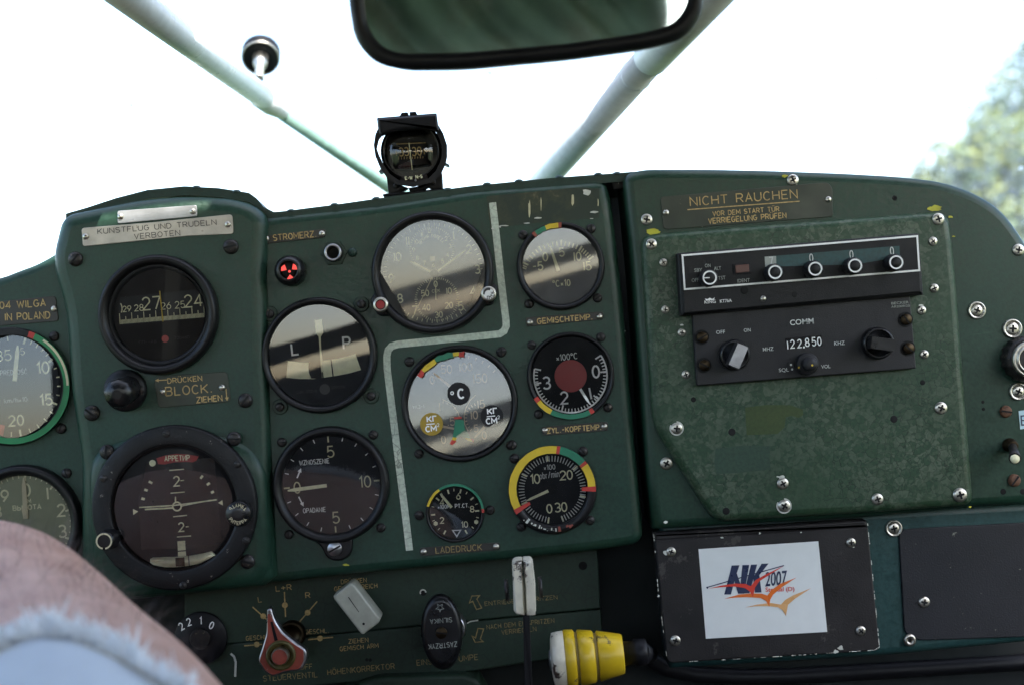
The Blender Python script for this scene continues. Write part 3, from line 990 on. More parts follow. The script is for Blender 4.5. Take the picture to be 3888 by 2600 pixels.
# retouched paint patches on the radio plate
mb = MB(); right.poly(mb, zz('Y4', 838, 285, 1000, 265, 1180, 268, 1268, 300, 1270, 340, 1235, 362, 1180, 345, 1140, 358, 1132, 430, 1080, 480, 850, 490), hF + .0002)
paint('olive_patch', (.034, .058, .016), crack=.05, cell=90, rough=.5, chips=0)
right.part('olive_paint_patch', mb, 'olive_patch', label='olive rectangle of retouched paint below the radios')
mb = MB(); right.poly(mb, zz('Y4', 620, 590, 800, 568, 1028, 570, 1020, 650, 1030, 745, 800, 768, 625, 778, 610, 690), hF + .0002)
paint('green_patch', (.024, .054, .034), crack=.05, cell=90, rough=.45, chips=0)
right.part('green_paint_patch', mb, 'green_patch', label='plain green rectangle of retouched paint')
screws(right, 'cross', [(3010, 685, 22), (2455, 835, 22), (3866, 950, 23), (2530, 1758, 24)], hE)
screws(right, 'cross', [(2473, 928, 21), (2519, 998, 15), (2526, 1176, 15), (3562, 833, 23), (3542, 917, 17), (3547, 1095, 17), (3499, 1179, 17), (3509, 1345, 17), (2589, 1263, 16), (2604, 1421, 16),
                        (2569, 1625, 22), (2972, 1834, 22), (2977, 1919, 24), (3331, 1893, 22), (3572, 1548, 24), (3644, 1877, 27)], hF, parent=rp)
screws(right, 'cup', [(3708, 1179, 34), (3843, 1248, 37), (3865, 1485, 34)], hE)
screws(right, 'cup', [(3393, 2004, 32)], hG)
screws(right, 'rust', [(3818, 1561, 23), (3850, 1822, 24)], hE)
screws(right, 'hole', [(3397, 753, 8), (3732, 1525, 5), (3734, 1552, 5), (3809, 1865, 9), (3884, 1865, 9)], hE, 'hole')
screws(right, 'hole', [(2633, 1516, 8), (2779, 1639, 11), (2757, 1939, 11), (3503, 1451, 8), (3394, 1590, 11)], hF, 'hole', rp)
mb = MB()
for i, (p, w, h_) in enumerate(((zz('Y2', 1640, 130), 34, hE), (zz('Y2', 1720, 235), 56, hE), (zz('Y2', 820, 628), 16, hE), (zz('Y2', 350, 680), 70, hE), (zz('X2', 680, 375), 64, hE), (zz('X2', 800, 440), 26, hE), (zz('X2', 825, 585), 14, hE),
                (zz('Y3', 190, 820), 20, hF), (zz('X2', 585, 1098), 22, hF), (zz('Y4', 250, 1135), 26, hE), (zz('X3', 860, 1395), 18, hF), (zz('Y4', 1105, 800), 34, hF))):
    pts = [(p[0] + w * .5 * random.uniform(.5, 1.1) * math.cos(a * PI / 6), p[1] + w * .2 * random.uniform(.4, 1.2) * math.sin(a * PI / 6)) for a in range(12)]
    right.poly(mb, pts, h_ + .0003 + i * 2e-5, 1 if i in (0, 3, 4, 5, 6, 10) else 0)
# bare rings round two screws
for p, r in (((2569, 1625), 27), ((2977, 1919), 29)):
    right.sector(mb, p, r - 6, r, 0, 300, hF + .0004, 0)
right.part('paint_chips', mb, ('chip_white', 'yellow_chip'), kind='stuff')

# dark slate cover plate in the lower right corner
sl = T('slate_cover_plate', 'plain dark slate cover plate in the lower right corner', 'cover plate', (3660, 2210), -hG)
sl.plate('plate', [(3412, 2010), (3480, 2004), (4100, 1972), (4120, 2390), (3888, 2417), (3486, 2431), (3434, 2400)], [40, 20, 20, 20, 20, 30, 20], .0016, 0, .0008, 'slate')
screws(sl, 'cross', [(3508, 2284, 22)], .0016)
sl.inst('eyelet', SM['eyelet'], (3454, 2428), 24, .0016)

# black box with the sticker
bx = T('black_box_cover', 'scuffed black metal box cover under the radio plate, corners screwed', 'box', (2910, 2240), -hG)
bx.plate('lid', [(2487, 2050), (3296, 1998), (3341, 2460), (3325, 2470), (2545, 2516), (2531, 2500)], [6, 6, 14, 14, 14, 14], .014, 0, .0012, ('box_black', 'chip_white'))
bx.plate('top_flange', [(2481, 2024), (3290, 1973), (3298, 2001), (2487, 2054)], 6, .0125, 0, .002, 'box_black')
screws(bx, 'cross', [(2548, 2093, 18), (3231, 2058, 18), (2564, 2430, 20), (3268, 2393, 19)], .014)
mb = MB()
edge = [(2482, 2026), (2500, 2250), (2533, 2505), (2548, 2513), (2800, 2500), (3050, 2484), (3320, 2466), (3339, 2455), (3318, 2230), (3294, 1985)]
for a, b_ in zip(edge, edge[1:]):
    n_ = int(math.hypot(b_[0] - a[0], b_[1] - a[1]) / 9) + 1
    for i in range(n_):
        if mnoise.noise((a[0] * .01 + i * .21, b_[1] * .01, 3.0)) > .08 or random.random() < .06:
            u, v_ = i / n_, min(1, (i + random.uniform(.6, 1.3)) / n_)
            bx.rib(mb, [(a[0] + (b_[0] - a[0]) * q, a[1] + (b_[1] - a[1]) * q) for q in (u, v_)], random.uniform(1.2, 3.6), .0142)
for c_, w in ((zz('X1', 727, 297), 14), (zz('X1', 1035, 262), 14), (zz('X1', 1368, 255), 10), (zz('X1', 1690, 1190), 30), (zz('X1', 1650, 1220), 26), (zz('X1', 215, 770), 16), (zz('X1', 275, 420), 30), (zz('X1', 1790, 372), 12)):
    bx.poly(mb, [(c_[0] + w * .5 * random.uniform(.4, 1) * math.cos(a * PI / 5), c_[1] + w * .4 * random.uniform(.4, 1) * math.sin(a * PI / 5)) for a in range(10)], .0144 + random.random() * 1e-4)
bx.part('bare_edges', mb, 'chip_white', kind='stuff')

st = T('event_sticker', 'white glossy sticker with red birds and the lettering NK 2007', 'sticker', (2895, 2240), -(hG + .014))
mb = MB(); st.poly(mb, [(2652, 2083), (3107, 2053), (3141, 2397), (2680, 2423)], .0004)
st.part('paper', mb, 'sticker_white')
q = .0006
mb = MB()
X = lambda *a: zz('X1', *a)
st.poly(mb, X(745, 757, 800, 757, 838, 610, 870, 520, 806, 522, 790, 590), q)
st.poly(mb, X(806, 575, 838, 560, 905, 750, 858, 750), q + 1e-5)
st.poly(mb, X(870, 750, 908, 750, 948, 518, 893, 519), q + 2e-5)
st.poly(mb, X(906, 748, 950, 746, 1012, 514, 962, 516), q + 3e-5)
st.poly(mb, X(968, 640, 1048, 508, 1105, 506, 1010, 625), q + 4e-5)
st.poly(mb, X(978, 600, 1030, 600, 1048, 740, 995, 742), q + 5e-5)
st.part('logo_letters', mb, 'sticker_navy')
mb = MB()
st.btext(mb, '2007', X(1078, 690), X(1252, 676), 118 * .4691, q + 8e-5, 0, .1)
st.part('lettering', mb, 'sticker_navy')
mb = MB()
st.btext(mb, 'Stendal (D)', X(1080, 735), X(1314, 728), 36 * .4691, q + 8e-5)
st.part('place_lettering', mb, 'sticker_red')
mb = MB()


def bird(pts, h, mt):
    st.poly(mb, X(*pts), h, mt)


bird((745, 792, 860, 758, 960, 748, 1050, 750, 1095, 765, 1130, 720, 1200, 670, 1330, 620, 1210, 700, 1140, 760, 1118, 800, 1110, 857, 1085, 810, 1040, 785, 930, 778, 830, 782), q + 1.2e-4, 1)
bird((615, 710, 720, 685, 830, 668, 920, 672, 960, 690, 1000, 640, 1090, 590, 1230, 525, 1100, 605, 1030, 650, 995, 700, 978, 780, 955, 735, 915, 705, 830, 692, 720, 698), q + 1.6e-4, 0)
bird((915, 862, 1010, 838, 1120, 825, 1205, 838, 1240, 800, 1300, 765, 1450, 705, 1320, 790, 1262, 840, 1245, 932, 1220, 885, 1180, 860, 1090, 850, 1000, 852), q + .9e-4, 2)
st.part('bird_prints', mb, ('sticker_red', 'sticker_orange', 'sticker_tan'))
mb = MB()
st.rib(mb, X(605, 700, 900, 615, 1230, 522), 4, q + 2e-4)
st.rib(mb, X(603, 695, 612, 710), 5, q + 2.1e-4)
st.part('glider_print', mb, 'sticker_navy')

# lower sub-panel under the main panel
low = T('lower_switch_panel', 'dark olive green lower panel with engraved German lettering', 'panel', (1500, 2350), .035)
low.plate('upper_strip', [(700, 2240), (2268, 2075), (2280, 2308), (700, 2458)], [0, 20, 10, 0], .0012, -.02, .001, 'green_low')
low.plate('lower_strip', [(680, 2462), (2282, 2312), (2292, 2470), (1700, 2560), (680, 2640)], [0, 10, 40, 40, 0], .0, -.02, .001, 'green_low')
low.plate('knee_edge', [(1280, 2625), (1430, 2570), (1760, 2558), (1815, 2580), (1850, 2640), (1850, 2720), (1280, 2720)], [10, 30, 20, 20, 10, 0, 0], .012, -.02, .003, 'green_low')
lt = MB()
TX = lambda txt, k, x0, y0, x1, y1, hp, mat=0, sw=None: low.text(lt, txt, zz(k, x0, y0), zz(k, x1, y1), hp, .0016, sw, mat)
TX('L', 'Z2', 778, 668, 806, 664, 20)
TX('L+R', 'Z2', 935, 570, 1072, 555, 20)
TX('R', 'Z2', 1200, 630, 1238, 626, 20)
TX('DRÜCKEN', 'Z2', 1515, 505, 1740, 488, 16)
TX('GEMISCH REICH', 'Z2', 1455, 568, 1835, 538, 16)
TX('GESCHL.', 'Z2', 668, 1008, 870, 992, 16)
TX('GESCHL.', 'Z2', 1198, 950, 1402, 938, 16)
TX('ZIEHEN', 'Z2', 1582, 1035, 1755, 1020, 16)
TX('GEMISCH ARM', 'Z2', 1505, 1102, 1845, 1070, 16)
TX('HÖHENKORREKTOR', 'Z2', 1395, 1315, 1990, 1258, 20, 1)
TX('AUF OFF', 'Z2', 1000, 1280, 1258, 1258, 18, 1)
TX('STEUERVENTIL', 'Z2', 822, 1370, 1302, 1332, 20, 1)
TX('EINSPRITZPUMPE', 'Z3', 285, 1118, 778, 1070, 20, 1)
TX('ENTRIEGELN SPRITZEN', 'Z3', 835, 635, 1420, 580, 15, 1)
TX('NACH DEM EINSPRITZEN', 'Z3', 850, 825, 1395, 770, 16, 1)
TX('VERRIEGELN', 'Z3', 972, 868, 1250, 838, 16, 1)
for a in (((725, 710), (850, 820)), ((1008, 575), (1018, 798)), ((1300, 660), (1145, 838)), ((650, 1055), (810, 1042)), ((1218, 1000), (1442, 978))):
    low.rib(lt, [zz('Z2', *a[0]), zz('Z2', *a[1])], 4.5, .0016)
for c_ in ((820, 792), (1013, 693), (1215, 760), (762, 1043), (1325, 988)):
    low.disc(lt, zz('Z2', *c_), 11, .0017, 0, 14)
for pts in ((708, 612, 728, 556, 790, 553, 768, 580, 808, 652, 766, 665, 735, 598), (730, 880, 758, 895, 778, 818, 824, 822, 796, 905, 820, 925, 755, 930)):
    low.rib(lt, zz('Z3', *pts), 4, .0016, 1, closed=True)
low.part('lettering', lt, ('gold_ink', 'gold_dim'))
screws(low, 'hole', [(*zz('Z3', 1627, 312), 13), (*zz('Z2', 1742, 1180), 5), (*zz('Z2', 1772, 1182), 5), (*zz('Z3', 335, 530), 9)], .0012, 'hole')
mb = MB(); low.rib(mb, zz('Z3', 690, 775, 720, 762, 780, 752), 5, .0018); low.sector(mb, zz('Z3', 333, 528), 8, 13, -120, 90, .0018)
low.rib(mb, zz('Z2', 530, 1125, 560, 1150, 575, 1200, 570, 1330), 8, .0016)
low.part('bare_metal_marks', mb, 'chip_white', kind='stuff')

# ================================================================== GAUGES
def gauge(name, label, c, R, rg, y, bez=.0075, dial='dial_black', rim='black', glass='gauge_glass', tilt=(0, 0), inner='black_rubber', bulge=.0003, dial_px=None, bead=True):
    """round flush gauge: bezel, dial and glass; lettering and needles are added by the caller"""
    t = T(name, label, 'gauge', c, y)
    Rm, rm = t.L(R), t.L(rg)
    w = Rm - rm
    mb = MB()
    if bead:
        prof = [(Rm, 0), (Rm, bez * .55), (Rm - w * .12, bez * .85), (Rm - w * .32, bez), (Rm - w * .62, bez * .97), (Rm - w * .8, bez * .82), (rm, bez * .62), (rm, .001)]
    else:
        prof = [(Rm, 0), (Rm, bez * .8), (Rm - w * .1, bez), (rm + w * .12, bez), (rm, bez * .85), (rm, .001)]
    mb.lathe(prof, n=72, cap=False)
    t.bezel = t.part('bezel', mb, rim)
    mb = MB(); mb.lathe([(rm * 1.002, .0012), (.0005, .0012)], n=64, smooth=False)
    t.dial = t.part('dial_face', mb, dial)
    mb = MB()
    rq = rm * .998
    zg = max(bez * .58, .0043)
    pr = []
    for i in range(9):
        r = rq * (1 - i / 8) + 1e-5
        pr.append((r, zg + bulge * (1 - (r / rq) ** 2)))
    mb.lathe(pr, n=64)
    tx, ty = math.radians(tilt[0]), math.radians(tilt[1])
    mb.v = [(x, yy, z + yy * math.tan(tx) * .5 + x * math.tan(ty) * .5) for x, yy, z in mb.v]
    t.glass_mb, t.glass_mat, t.h = mb, glass, .0017
    return t


def finish(t):
    t.part('glass', t.glass_mb, t.glass_mat)


def lugs(t, pts, r, mat='black', h=.0025, key='slot', rs=20, c=None):
    c = c or t.c
    for p in pts:
        mb = MB()
        d = Vector(p) - Vector(c)
        nrm = Vector((-d.y, d.x)).normalized()
        out = [(p[0] + r * math.cos(a * PI / 8), p[1] + r * math.sin(a * PI / 8)) for a in range(16)]
        mb.slab([t.l(q_, h)[:2] for q_ in out], h, 0, .0008)
        lg = t.part('mounting_lug', mb, mat)
        screws(t, key, [(p[0], p[1], rs)], h)


def needle(t, a, b, w0, w1, mat='lume', h=.0026, name='needle', tip=True):
    mb = MB()
    A_, B_ = Vector(t.l(a, h)[:2]), Vector(t.l(b, h)[:2])
    d = (B_ - A_); n_ = Vector((-d.y, d.x)).normalized()
    w0, w1 = t.L(w0, h) / 2, t.L(w1, h) / 2
    pts = [A_ - n_ * w0, A_ + n_ * w0, A_ + d * .82 + n_ * (w0 * .3 + w1 * .7 if tip else w1), B_ + n_ * (w1 * .35 if tip else w1), B_ - n_ * (w1 * .35 if tip else w1), A_ + d * .82 - n_ * (w0 * .3 + w1 * .7 if tip else w1)]
    mb.slab([tuple(p) for p in pts], h + .0004, h)
    return t.part(name, mb, mat)


def rim_bands(t, bands, r0, r1, h, jit=0.0):
    """paint bands on the bezel: a tilted ring that follows the bezel top"""
    for a0, a1, m_ in bands:
        mb = MB(); t.sector(mb, t.c, r0, r1, a0, a1, h, 0, jit)
        t.part('limit_band', mb, m_)


# --- airspeed indicator, cut by the left edge
y0 = -hA
t = gauge('airspeed_indicator', 'airspeed gauge with green ring, cut by the left edge', (45, 1466), 223, 194, y0, dial='dial_grey', tilt=(-6, 14), glass='gauge_glass', bead=False, bez=.006)
rim_bands(t, [(-60, 17.5, 'black_rubber'), (17.5, 24, 'red'), (24, 200, 'green_ring'), (200, 300, 'green_ring')], 196, 219, .00615)
mb = MB(); t.sector(mb, t.c, 207, 216, 34, 89, .0064); t.part('cream_arc', mb, 'cream')
mb = MB(); h = t.h
t.num(mb, '35', zz('R2', 30, 335), 38, h); t.num(mb, '5', zz('R2', 190, 300), 24, h); t.num(mb, '10', zz('R2', 365, 437), 42, h, 6)
t.num(mb, '15', zz('R2', 393, 708), 40, h, 6); t.num(mb, '20', zz('R2', 137, 885), 38, h, 6)
an = [15.8 + (56.5 - 15.8) * i / 5 for i in range(5)] + [56.5 + 55.2 * i / 5 for i in range(5)] + [111.7 + 57.9 * i / 5 for i in range(6)] + [169.6 + 11 * i for i in range(1, 8)] + [-a for a in (5, 16, 27, 38, 49)]
t.ticks(mb, t.c, 172, 190, an, 4.5, h)
t.ticks(mb, t.c, 166, 191, [15.8, 56.5, 111.7, 169.6, -22], 8, h)
t.part('scale', mb, 'lume')
mb = MB(); t.text(mb, 'PRĘDKOŚĆ', zz('R2', 5, 500), zz('R2', 230, 488), 17, h, 2.2); t.text(mb, 'km/h×10', zz('R2', 38, 738), zz('R2', 232, 722), 16, h, 2.2)
t.part('lettering', mb, 'white_dim')
needle(t, zz('R2', 126, 550), zz('R2', 152, 248), 17, 14)
mb = MB(); t.sector(mb, t.c, 150, 190, 190, 203, h + .0001); t.part('red_mark', mb, 'red')
finish(t)
screws(t, 'slot', [(*zz('R2', 462, 172), 19), (*zz('R2', 520, 952), 21)])

# --- altimeter
t = gauge('altimeter', 'altimeter, dial coloured with an olive reflection, half hidden by the knee', (93, 1986), 225, 186, y0, dial='dial_olive_reflection', bez=.009)
mb = MB(); h = t.h
for tx_, k, x, y, hp in (('9', 'R3', 38, 65, 42), ('0', 'R2', 225, 1475, 46), ('1', 'R3', 378, 45, 44), ('2', 'R3', 487, 178, 44), ('3', 'R3', 495, 345, 44), ('8', 'R3', -20, 190, 42)):
    t.num(mb, tx_ if tx_ != '1' else '|', zz(k, x, y), hp, h, 7)
t.ticks(mb, t.c, 172, 184, [7.2 * i for i in range(50)], 4, h); t.ticks(mb, t.c, 162, 184, [36 * i + 1 for i in range(10)], 7, h)
t.text(mb, 'ВЫСОТА'.replace('В', 'B').replace('С', 'C').replace('О', 'O').replace('Т', 'T').replace('А', 'A'), zz('R3', 105, 180), zz('R3', 326, 166), 17, h, 4)
t.num(mb, 'M', zz('R3', 232, 105), 14, h, 3)
t.part('scale', mb, 'lume')
needle(t, zz('R3', 205, 245), (90, 1812), 20, 14, 'cream')
needle(t, zz('R3', 205, 245), (88, 1925), 16, 14, 'cream', .0034)
finish(t)
screws(t, 'slot', [(*zz('R2', 568, 1332), 19)])

# --- gyro compass in the pod
yB = -hB
t = gauge('gyro_compass', 'gyro heading gauge reading 27 in the raised pod, red dot below', (607, 1195), 226, 188, yB, dial='dial_brown', bez=.010, tilt=(12, 0))
mb = MB(); Rm = t.L(203); mb.lathe([(t.L(192), .0015), (t.L(192), .0045), (t.L(181), .0050), (t.L(175), .0030), (t.L(172), .0018)], n=64, cap=False)
t.part('inner_ring', mb, 'black_rubber')
h = t.h
mb = MB(); t.poly(mb, zz('R1', 1020, 1075, 1740, 1000, 1770, 1100, 1785, 1245, 1035, 1310, 1010, 1180), h - .0002); t.part('window', mb, 'black_rubber')
mb = MB()
for tx_, x, y, hp in (('29', 1080, 1172, 21), ('28', 1182, 1163, 23), ('27', 1288, 1125, 47), ('26', 1412, 1146, 25), ('25', 1530, 1137, 25), ('24', 1645, 1103, 45), ('2', 1748, 1120, 20), (')', 1030, 1165, 38)):
    t.num(mb, tx_, zz('R1', x, y), hp, h, max(3, hp * .11), asp=.6)
for i in range(75):
    u = i / 74
    x = 1022 + (1780 - 1022) * u
    yb = 1302 - 62 * u
    big = (i % 5 == 0)
    hh = (90 if i % 10 == 0 else 62) if big else 36
    t.rib(mb, zz('R1', x, yb, x - hh * .06, yb - hh), 2.6, h)
t.part('scale', mb, 'lume')
needle(t, zz('R1', 1387, 1280), zz('R1', 1359, 1020), 4, 4, 'yellow', .0024, 'lubber_line', False)
mb = MB(); t.disc(mb, zz('R1', 1405, 1425), 13.5, h); t.part('red_dot', mb, 'red')
mb = MB(); t.text(mb, 'ГПК-48', zz('R1', 1185, 1465), zz('R1', 1330, 1458), 10, h, 1.4); t.text(mb, '72046П', zz('R1', 1485, 1430), zz('R1', 1610, 1422), 10, h, 1.4)
t.part('lettering', mb, 'dark_ink')
finish(t)

# --- turn and bank indicator
yC = -hC
c = (1216, 1348)
t = gauge('turn_indicator', 'turn and slip gauge marked L and P with pale curved ball tube', c, 219, 191, yC, dial='dial_grey', bez=.0085, tilt=(-1.8, -4))
h = t.h
mb = MB()
t.text(mb, 'L', zz('R4', 358, 1338), zz('R4', 412, 1332), 41, h, 7); t.text(mb, 'P', zz('R4', 795, 1286), zz('R4', 852, 1282), 43, h, 7)
t.part('lettering', mb, 'white')
# curved ball tube
up = [zz('R4', *q_) for q_ in ((320, 1388), (420, 1398), (520, 1400), (620, 1385), (720, 1372), (820, 1350), (895, 1328))]
dn = [zz('R4', *q_) for q_ in ((308, 1530), (420, 1540), (540, 1540), (650, 1525), (740, 1512), (850, 1490), (942, 1463))]
mb = MB()
rws = []
for u in range(9):
    f = u / 8
    bz = .0016 + .0024 * math.sin(PI * f)
    rws.append([t.l((d_[0] + (q_[0] - d_[0]) * f, d_[1] + (q_[1] - d_[1]) * f), bz) for d_, q_ in zip(dn, up)])
mb.rings(rws, 0, True, False)
tb = t.part('ball_tube', mb, 'tube_pale')
mb = MB(); t.poly(mb, zz('R4', 500, 1398, 540, 1388, 605, 1388, 608, 1538, 520, 1536, 500, 1490, 494, 1440), .0042); t.part('ball', mb, 'dial_brown')
mb = MB(); t.rib(mb, zz('R4', 688, 1375, 705, 1520), 4, .0043); t.rib(mb, zz('R4', 606, 1388, 620, 1535), 4, .0043); t.part('tube_mark', mb, 'dial_black')
mb = MB()
t.poly(mb, zz('R4', 550, 1042, 610, 1036, 622, 1150, 600, 1185, 604, 1290, 626, 1480, 604, 1484, 590, 1290, 582, 1186, 560, 1155), .0045)
t.part('needle', mb, 'lume')
mb = MB(); t.text(mb, 'LUN 1212-6', zz('Z1', 370, 195), zz('Z1', 530, 182), 10, h, 1.4); t.text(mb, '329210', zz('Z1', 640, 158), zz('Z1', 750, 150), 10, h, 1.4)
t.disc(mb, zz('Z1', 592, 160), 20, h); t.part('small_print', mb, 'dark_ink')
finish(t)
lugs(t, [zz('R4', 165, 990), zz('R4', 945, 908), zz('Z1', 235, 300), zz('Z1', 960, 215)], 30, 'green_low', .002, 'slot', 17)

# --- clock
c = (1645, 1037)
t = gauge('cockpit_clock', 'large round cockpit clock with two silver knobs and cream hands', c, 232, 199, yC, dial='dial_haze', bez=.0105, tilt=(0, 4), glass='gauge_glass_dusty')
h = t.h
mb = MB()
for tx_, x, y in (('11', 1340, 372), ('1', 1730, 325), ('2', 1860, 440), ('3', 1932, 612), ('4', 1895, 798), ('5', 1790, 925), ('7', 1400, 960), ('8', 1275, 860), ('9', 1200, 690), ('10', 1250, 505)):
    t.num(mb, tx_.replace('1', '|') if tx_ != '10' else '|0', zz('R4', x, y), 31, h, 5, asp=.58, gap=.9)
for i, (x, y) in enumerate(((1607, 297), (1667, 352), (1700, 415), (1680, 488), (1637, 543), (1558, 575), (1482, 560), (1422, 517), (1392, 447), (1413, 378), (1460, 315), (1525, 285))):
    t.num(mb, str(i + 1).replace('1', '|'), zz('R4', x, y), 15, h, 2.6, asp=.58, gap=.9)
for tx_, x, y in (('0', 1577, 737), ('|0', 1690, 795), ('20', 1690, 918), ('30', 1603, 998), ('40', 1497, 937), ('50', 1487, 815)):
    t.num(mb, tx_, zz('R4', x, y), 22, h, 3.6, asp=.58, gap=1.0)
t.ticks(mb, c, 178, 190, [6 * i - 4.75 for i in range(60)], 2.6, h)
t.ticks(mb, zz('R4', 1545, 440), 78, 86, [6 * i for i in range(60)], 2, h)
t.ticks(mb, zz('R4', 1588, 868), 76, 84, [6 * i for i in range(60)], 2, h); t.ticks(mb, zz('R4', 1588, 868), 73, 85, [30 * i for i in range(12)], 3, h)
t.text(mb, 'CEK', zz('R4', 1548, 812), zz('R4', 1615, 804), 11, h, 1.8)
for i, ch in enumerate('BPEMЯ ПOЛETA'):
    a = -62 + 118 * i / 11
    if ch != ' ':
        t.num(mb, ch, pol(zz('R4', 1545, 440), 50, a), 12, h, 2, ang=-a, asp=.5)
t.part('scale', mb, 'lume')
mb = MB(); t.text(mb, '28015', zz('R4', 1715, 640), zz('R4', 1825, 630), 9, h, 1.4); t.num(mb, 'B', zz('R4', 1864, 615), 12, h, 2); t.part('small_print', mb, 'dark_ink')
needle(t, zz('R4', 1565, 650), zz('R4', 1835, 448), 7, 6, 'lume', .0028, 'minute_hand')
needle(t, zz('R4', 1565, 650), zz('R4', 1365, 545), 8, 13, 'lume', .0032, 'hour_hand')
needle(t, zz('R4', 1548, 680), zz('R4', 1380, 1028), 3.5, 3, 'cream', .0026, 'second_hand', False)
needle(t, zz('R4', 1577, 735), zz('R4', 1580, 870), 3, 3, 'lume', .0026, 'stopwatch_hand', False)
mb = MB(); t.disc(mb, zz('R4', 1565, 650), 16, .0037); t.part('hand_boss', mb, 'black_rubber')
mb = MB(); t.poly(mb, zz('R4', 1530, 502, 1572, 500, 1574, 540, 1532, 542), h); t.part('status_window', mb, 'cream')
finish(t)
for nm, p, col_ in (('stop_knob', zz('R4', 1108, 912), 'red_disc'), ('winding_knob', zz('R4', 2028, 820), None)):
    mb = MB()
    d = Vector(p) - Vector(c); dn_ = d.normalized(); nn = Vector((-dn_.y, dn_.x))
    base = Vector(c) + dn_ * 170
    pts = [base + nn * 110, Vector(p) + nn * 52 - dn_ * 8, Vector(p) + nn * 34 + dn_ * 30, Vector(p) - nn * 34 + dn_ * 30, Vector(p) - nn * 52 - dn_ * 8, base - nn * 110]
    mb.slab(t.outline([tuple(q_) for q_ in pts], [0, 30, 30, 30, 30, 0], .006), .006, 0, .002)
    t.part('knob_mount', mb, 'black')
    mb = MB(); r = t.L(28)
    mb.lathe([(r, .005), (r, .0135), (r * .93, .0145), (r * .70, .0145)], c=t.l(p, .0145)[:2], n=60, cap=False, wob=lambda i, rr, hh: 1 + (.035 if i % 2 and rr > r * .9 else 0))
    mb.lathe([(r * .72, .0144), (.0003, .0144)], c=t.l(p, .0145)[:2], n=32, mat=1, smooth=False)
    k = t.part(nm, mb, ('chrome', 'red_disc' if col_ else 'white'))
    if not col_:
        mb = MB()
        for i, ch in enumerate('ПYCK'):
            t.num(mb, ch, pol(p, 16, 185 - i * 38), 13, .0148, 2.4, ang=-(185 - i * 38) + 180, asp=.55)
        t.rib(mb, [pol(p, 18, a) for a in range(-100, 30, 12)], 6, .0148, w1=10)
        t.part('knob_print', mb, 'dark_ink', parent=None)
    else:
        mb = MB(); t.sector(mb, p, 16, 20, 0, 360, .0147); t.part('knob_ring', mb, 'dial_black')

# --- mixture temperature
c = (2128, 1012)
t = gauge('mixture_temperature_gauge', 'temperature gauge above the GEMISCHTEMP placard', c, 167, 144, yC, dial='dial_haze', bez=.007, tilt=(0, 0), glass='gauge_glass_dusty')
rim_bands(t, [(-41, -36.5, 'red_paint'), (-36.5, -21, 'green_band'), (-21, -3, 'yellow'), (-3, 1.5, 'red_paint')], 147, 166, .00725, 1.2)
h = t.h; mb = MB()
for tx_, x, y in (('-5', 540, 810), ('0', 605, 730), ('5', 745, 690), ('10', 878, 727), ('15', 962, 808)):
    t.num(mb, tx_.replace('1', '|'), zz('Z4', x, y), 31, h, 5, asp=.6, gap=1.0)
cc = zz('Z4', 733, 945)
A5 = [-62, -31, 1.5, 31, 52]
angs = [A5[i] + (A5[i + 1] - A5[i]) * k / 5 for i in range(4) for k in range(5)] + [A5[4], -66, -69]
t.ticks(mb, cc, 138, 155, angs, 5, h); t.ticks(mb, cc, 137, 160, A5, 7, h)
t.text(mb, '°C×10', zz('Z4', 672, 985), zz('Z4', 818, 975), 23, h, 3.4)
t.part('scale', mb, 'lume')
needle(t, zz('Z4', 717, 850), zz('Z4', 645, 635), 13, 8)
finish(t)
screws(t, 'slot', [(*zz('Z4', 417, 545), 18), (*zz('Z4', 995, 492), 18), (*zz('Z4', 467, 1130), 18), (*zz('Z4', 1050, 1080), 18)])

# --- three-in-one engine gauge
c = (1746, 1530)
t = gauge('triple_engine_gauge', 'triple engine gauge with ochre and black round labels', c, 221, 197, yC, dial='dial_haze', bez=.008, tilt=(-8, 5), glass='gauge_glass_dusty')
h = t.h
mb = MB()
for tx_, k, x, y, hp in (('50', 'R4', 1668, 1458, 30), ('|00', 'R4', 1833, 1440, 30), ('0', 'R4', 1548, 1548, 28), ('|50', 'R4', 1955, 1535, 32), ('|', 'Z1', 1505, 300, 30), ('.5', 'Z1', 1595, 415, 30), ('0', 'Z1', 1535, 560, 28), ('|5', 'Z1', 1832, 278, 29), ('|0', 'Z1', 1778, 365, 29), ('5', 'Z1', 1793, 470, 26), ('0', 'Z1', 1858, 525, 28)):
    t.num(mb, tx_, zz(k, x, y), hp, h, 4.5, asp=.6, gap=1.0)
t.rib(mb, zz('Z1', 1525, 240, 1575, 262, 1620, 300, 1650, 345, 1662, 385), 3.5, h); t.rib(mb, zz('Z1', 1790, 205, 1745, 250, 1712, 310, 1698, 370, 1705, 440, 1730, 490), 3.5, h)
t.ticks(mb, c, 172, 184, range(-52, 56, 9), 4, h)
t.ticks(mb, zz('Z1', 1830, 390), 52, 62, range(-140, -20, 13), 3, h); t.ticks(mb, zz('Z1', 1520, 390), 58, 68, range(5, 85, 16), 3, h)
t.part('scale', mb, 'lume_tan')
needle(t, zz('Z1', 1590, 140), zz('Z1', 1455, 30), 11, 6, 'lume_tan'); needle(t, zz('Z1', 1525, 455), zz('Z1', 1640, 476), 10, 6, 'lume_tan'); needle(t, zz('Z1', 1862, 458), zz('Z1', 1780, 545), 12, 6, 'lume_tan')
mb = MB()
t.poly(mb, zz('Z1', 1628, 400, 1695, 405, 1702, 470, 1735, 515, 1745, 550, 1705, 545, 1675, 530, 1640, 545, 1608, 540, 1618, 480), .0062, 0)
t.poly(mb, zz('Z1', 1608, 540, 1642, 545, 1628, 568, 1600, 560), .0063, 1); t.poly(mb, zz('Z1', 1705, 545, 1748, 548, 1770, 578, 1725, 568), .0063, 1)
